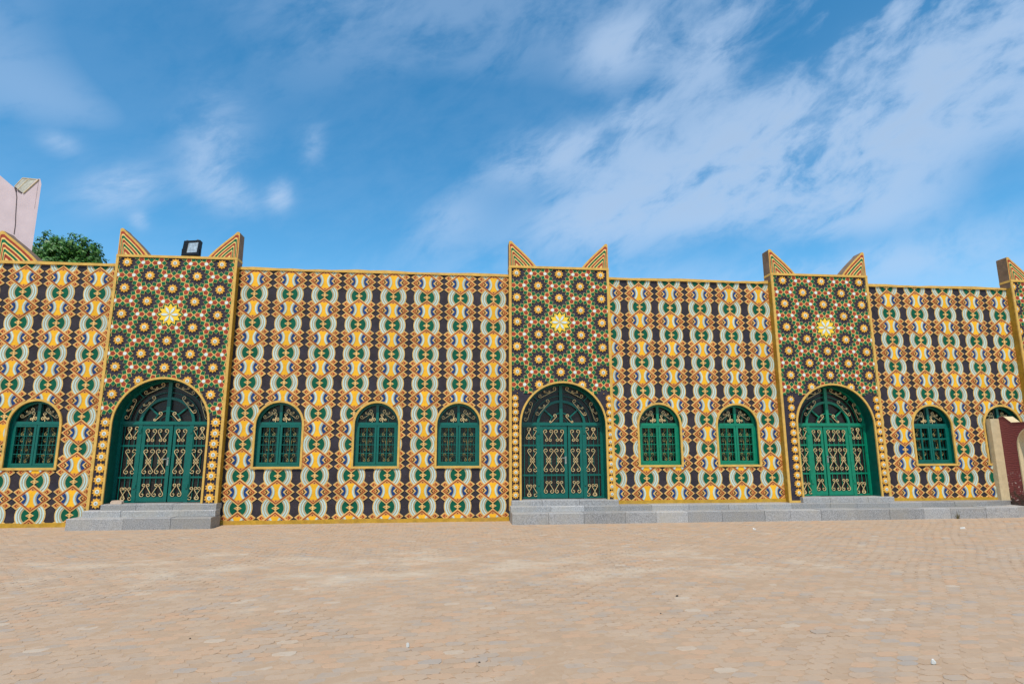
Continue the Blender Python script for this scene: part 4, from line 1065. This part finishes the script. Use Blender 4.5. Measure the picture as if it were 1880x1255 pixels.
link('housing', bx.mesh('housing'), t)
rf = MB(); tb(rf, -.10, .19, -.03, .0, .10, .43, 'lamp_reflector'); link('reflector', rf.mesh('reflector'), t)
for x in (-.16, .13):
    cl = MB(); tb(cl, x, x + .04, -.06, .03, .475, .50, 'handle_metal'); link('clip', cl.mesh('clip'), t)
br = MB(); br.box(-.245, -.23, -.02, .03, 0, .27, 'lamp_black'); br.box(.23, .245, -.02, .03, 0, .27, 'lamp_black'); br.box(-.245, .245, -.02, .03, 0, .015, 'lamp_black')
br.box(-.09, -.02, -.05, .03, .015, .05, 'lamp_black'); br.box(.06, .12, -.05, .03, .015, .045, 'litter')
link('bracket', br.mesh('bracket'), t)

# ------------------------------------------------------------------ small things
def rock(name, label, cat, loc, sx, sy, sz, mat, seed, group=None, sub=1):
    import bmesh
    bm = bmesh.new(); bmesh.ops.create_icosphere(bm, subdivisions=2, radius=1); r = random.Random(seed)
    for v in bm.verts:
        k = 1 + r.uniform(-.16, .16); v.co = Vector((v.co.x * sx * k, v.co.y * sy * k, max(-.5, v.co.z) * sz * k + sz * .5))
    me = bpy.data.meshes.new(name); bm.to_mesh(me); bm.free(); me.materials.append(MATS[mat]); return tag(link(name, me, None, loc), label, cat, group)
mb = MB(); 
P = [(-.13, 0), (.11, 0), (.135, .02), (.125, .06), (.09, .085), (-.10, .08), (-.135, .045)]
for i in range(len(P)):
    p, q = P[i], P[(i + 1) % len(P)]; mb.face([(p[0], -.055, p[1]), (p[0], .055, p[1]), (q[0], .055, q[1]), (q[0], -.055, q[1])], 'brick')
mb.face([(p[0], -.055, p[1]) for p in P], 'brick'); mb.face([(p[0], .055, p[1]) for p in P[::-1]], 'brick')
tag(link('brick', mb.mesh('brick'), None, (-8.22, -.12, .551)), 'worn pale brick lying in the left corner of the doorway under the floodlight', 'brick')
def on_ground(px, py):
    d = FW + (px - 940) / 1100 * RT + (627.5 - py) / 1100 * UP; k = -CAM_H / d.z; return Vector((0, CAM_Y, CAM_H)) + d * k
def scrap(px, py, s, label, seed):
    p = on_ground(px, py); r = random.Random(seed); mb = MB(); n = 7
    top = [(s * math.cos(2 * PI * i / n) * r.uniform(.6, 1.1), s * .6 * math.sin(2 * PI * i / n) * r.uniform(.6, 1.1), r.uniform(.012, .05)) for i in range(n)]
    c = (0, 0, .03)
    for i in range(n):
        mb.face([c, top[i], top[(i + 1) % n]], 'litter'); a, b = top[i], top[(i + 1) % n]; mb.face([a, (a[0], a[1], .002), (b[0], b[1], .002), b], 'litter')
    tag(link('litter_scrap', mb.mesh('litter_scrap'), None, (p.x, p.y, 0)), label, 'litter', 'white scraps of litter on the paving')
scrap(1767, 970, .08, 'white scrap of litter lying before the long steps near the maroon wall', 1)
scrap(1714, 1218, .024, 'tiny white scrap on the paving in the lower right corner', 2)
scrap(749, 1187, .018, 'tiny white scrap on the paving below the middle window wall, near the front', 3)
scrap(1385, 972, .05, 'small pale scrap by the foot of the long steps, near the green door', 4)
for i, (px, py, s, lb) in enumerate([(1243, 1094, .015, 'dark pebble on the open paving, right of the picture centre'), (880, 1216, .010, 'dark pebble on the paving near the bottom middle'), (349, 1172, .009, 'small dark pebble on the paving at lower left, near the front'), (1213, 1126, .009, 'small dark pebble just nearer than the larger pebble right of centre')]):
    p = on_ground(px, py); rock('pebble', lb, 'pebble', (p.x, p.y, .0), s, s * .8, s * .8, 'pebble', i, 'dark pebbles on the paving')

# one fan beside the rightmost window is painted blue instead of green
for o in bpy.data.objects:
    if o.name.startswith('fan_relief') and abs(o.location.x - 13.08) < .05 and abs(o.location.z - 1.837) < .05:
        o['label'] = 'fan with dark blue instead of green inlays'
        for ch in o.children:
            if ch.name.startswith('green_inlay'): ch.name = 'blue_inlay'; ch.data = ch.data.copy(); ch.data.materials[0] = MATS['blue']

# dry weeds rooted at the foot of the long steps
p = on_ground(1813, 959); t = MB()
for k in range(9):
    x = random.gauss(0, .035); h = random.uniform(.12, .26); dx = random.gauss(0, .03)
    t.face([(x - .006, -.01, -.01), (x + .006, -.01, -.01), (x + dx, .0, h)], 'weed'); t.face([(x, -.016, -.01), (x, -.004, -.01), (x + dx * 1.2, -.02, h * .8)], 'weed')
tag(link('weed', t.mesh('weed'), None, (p.x, -.945, 0)), 'dry brown weed tuft growing at the foot of the long steps near the maroon wall', 'weed')
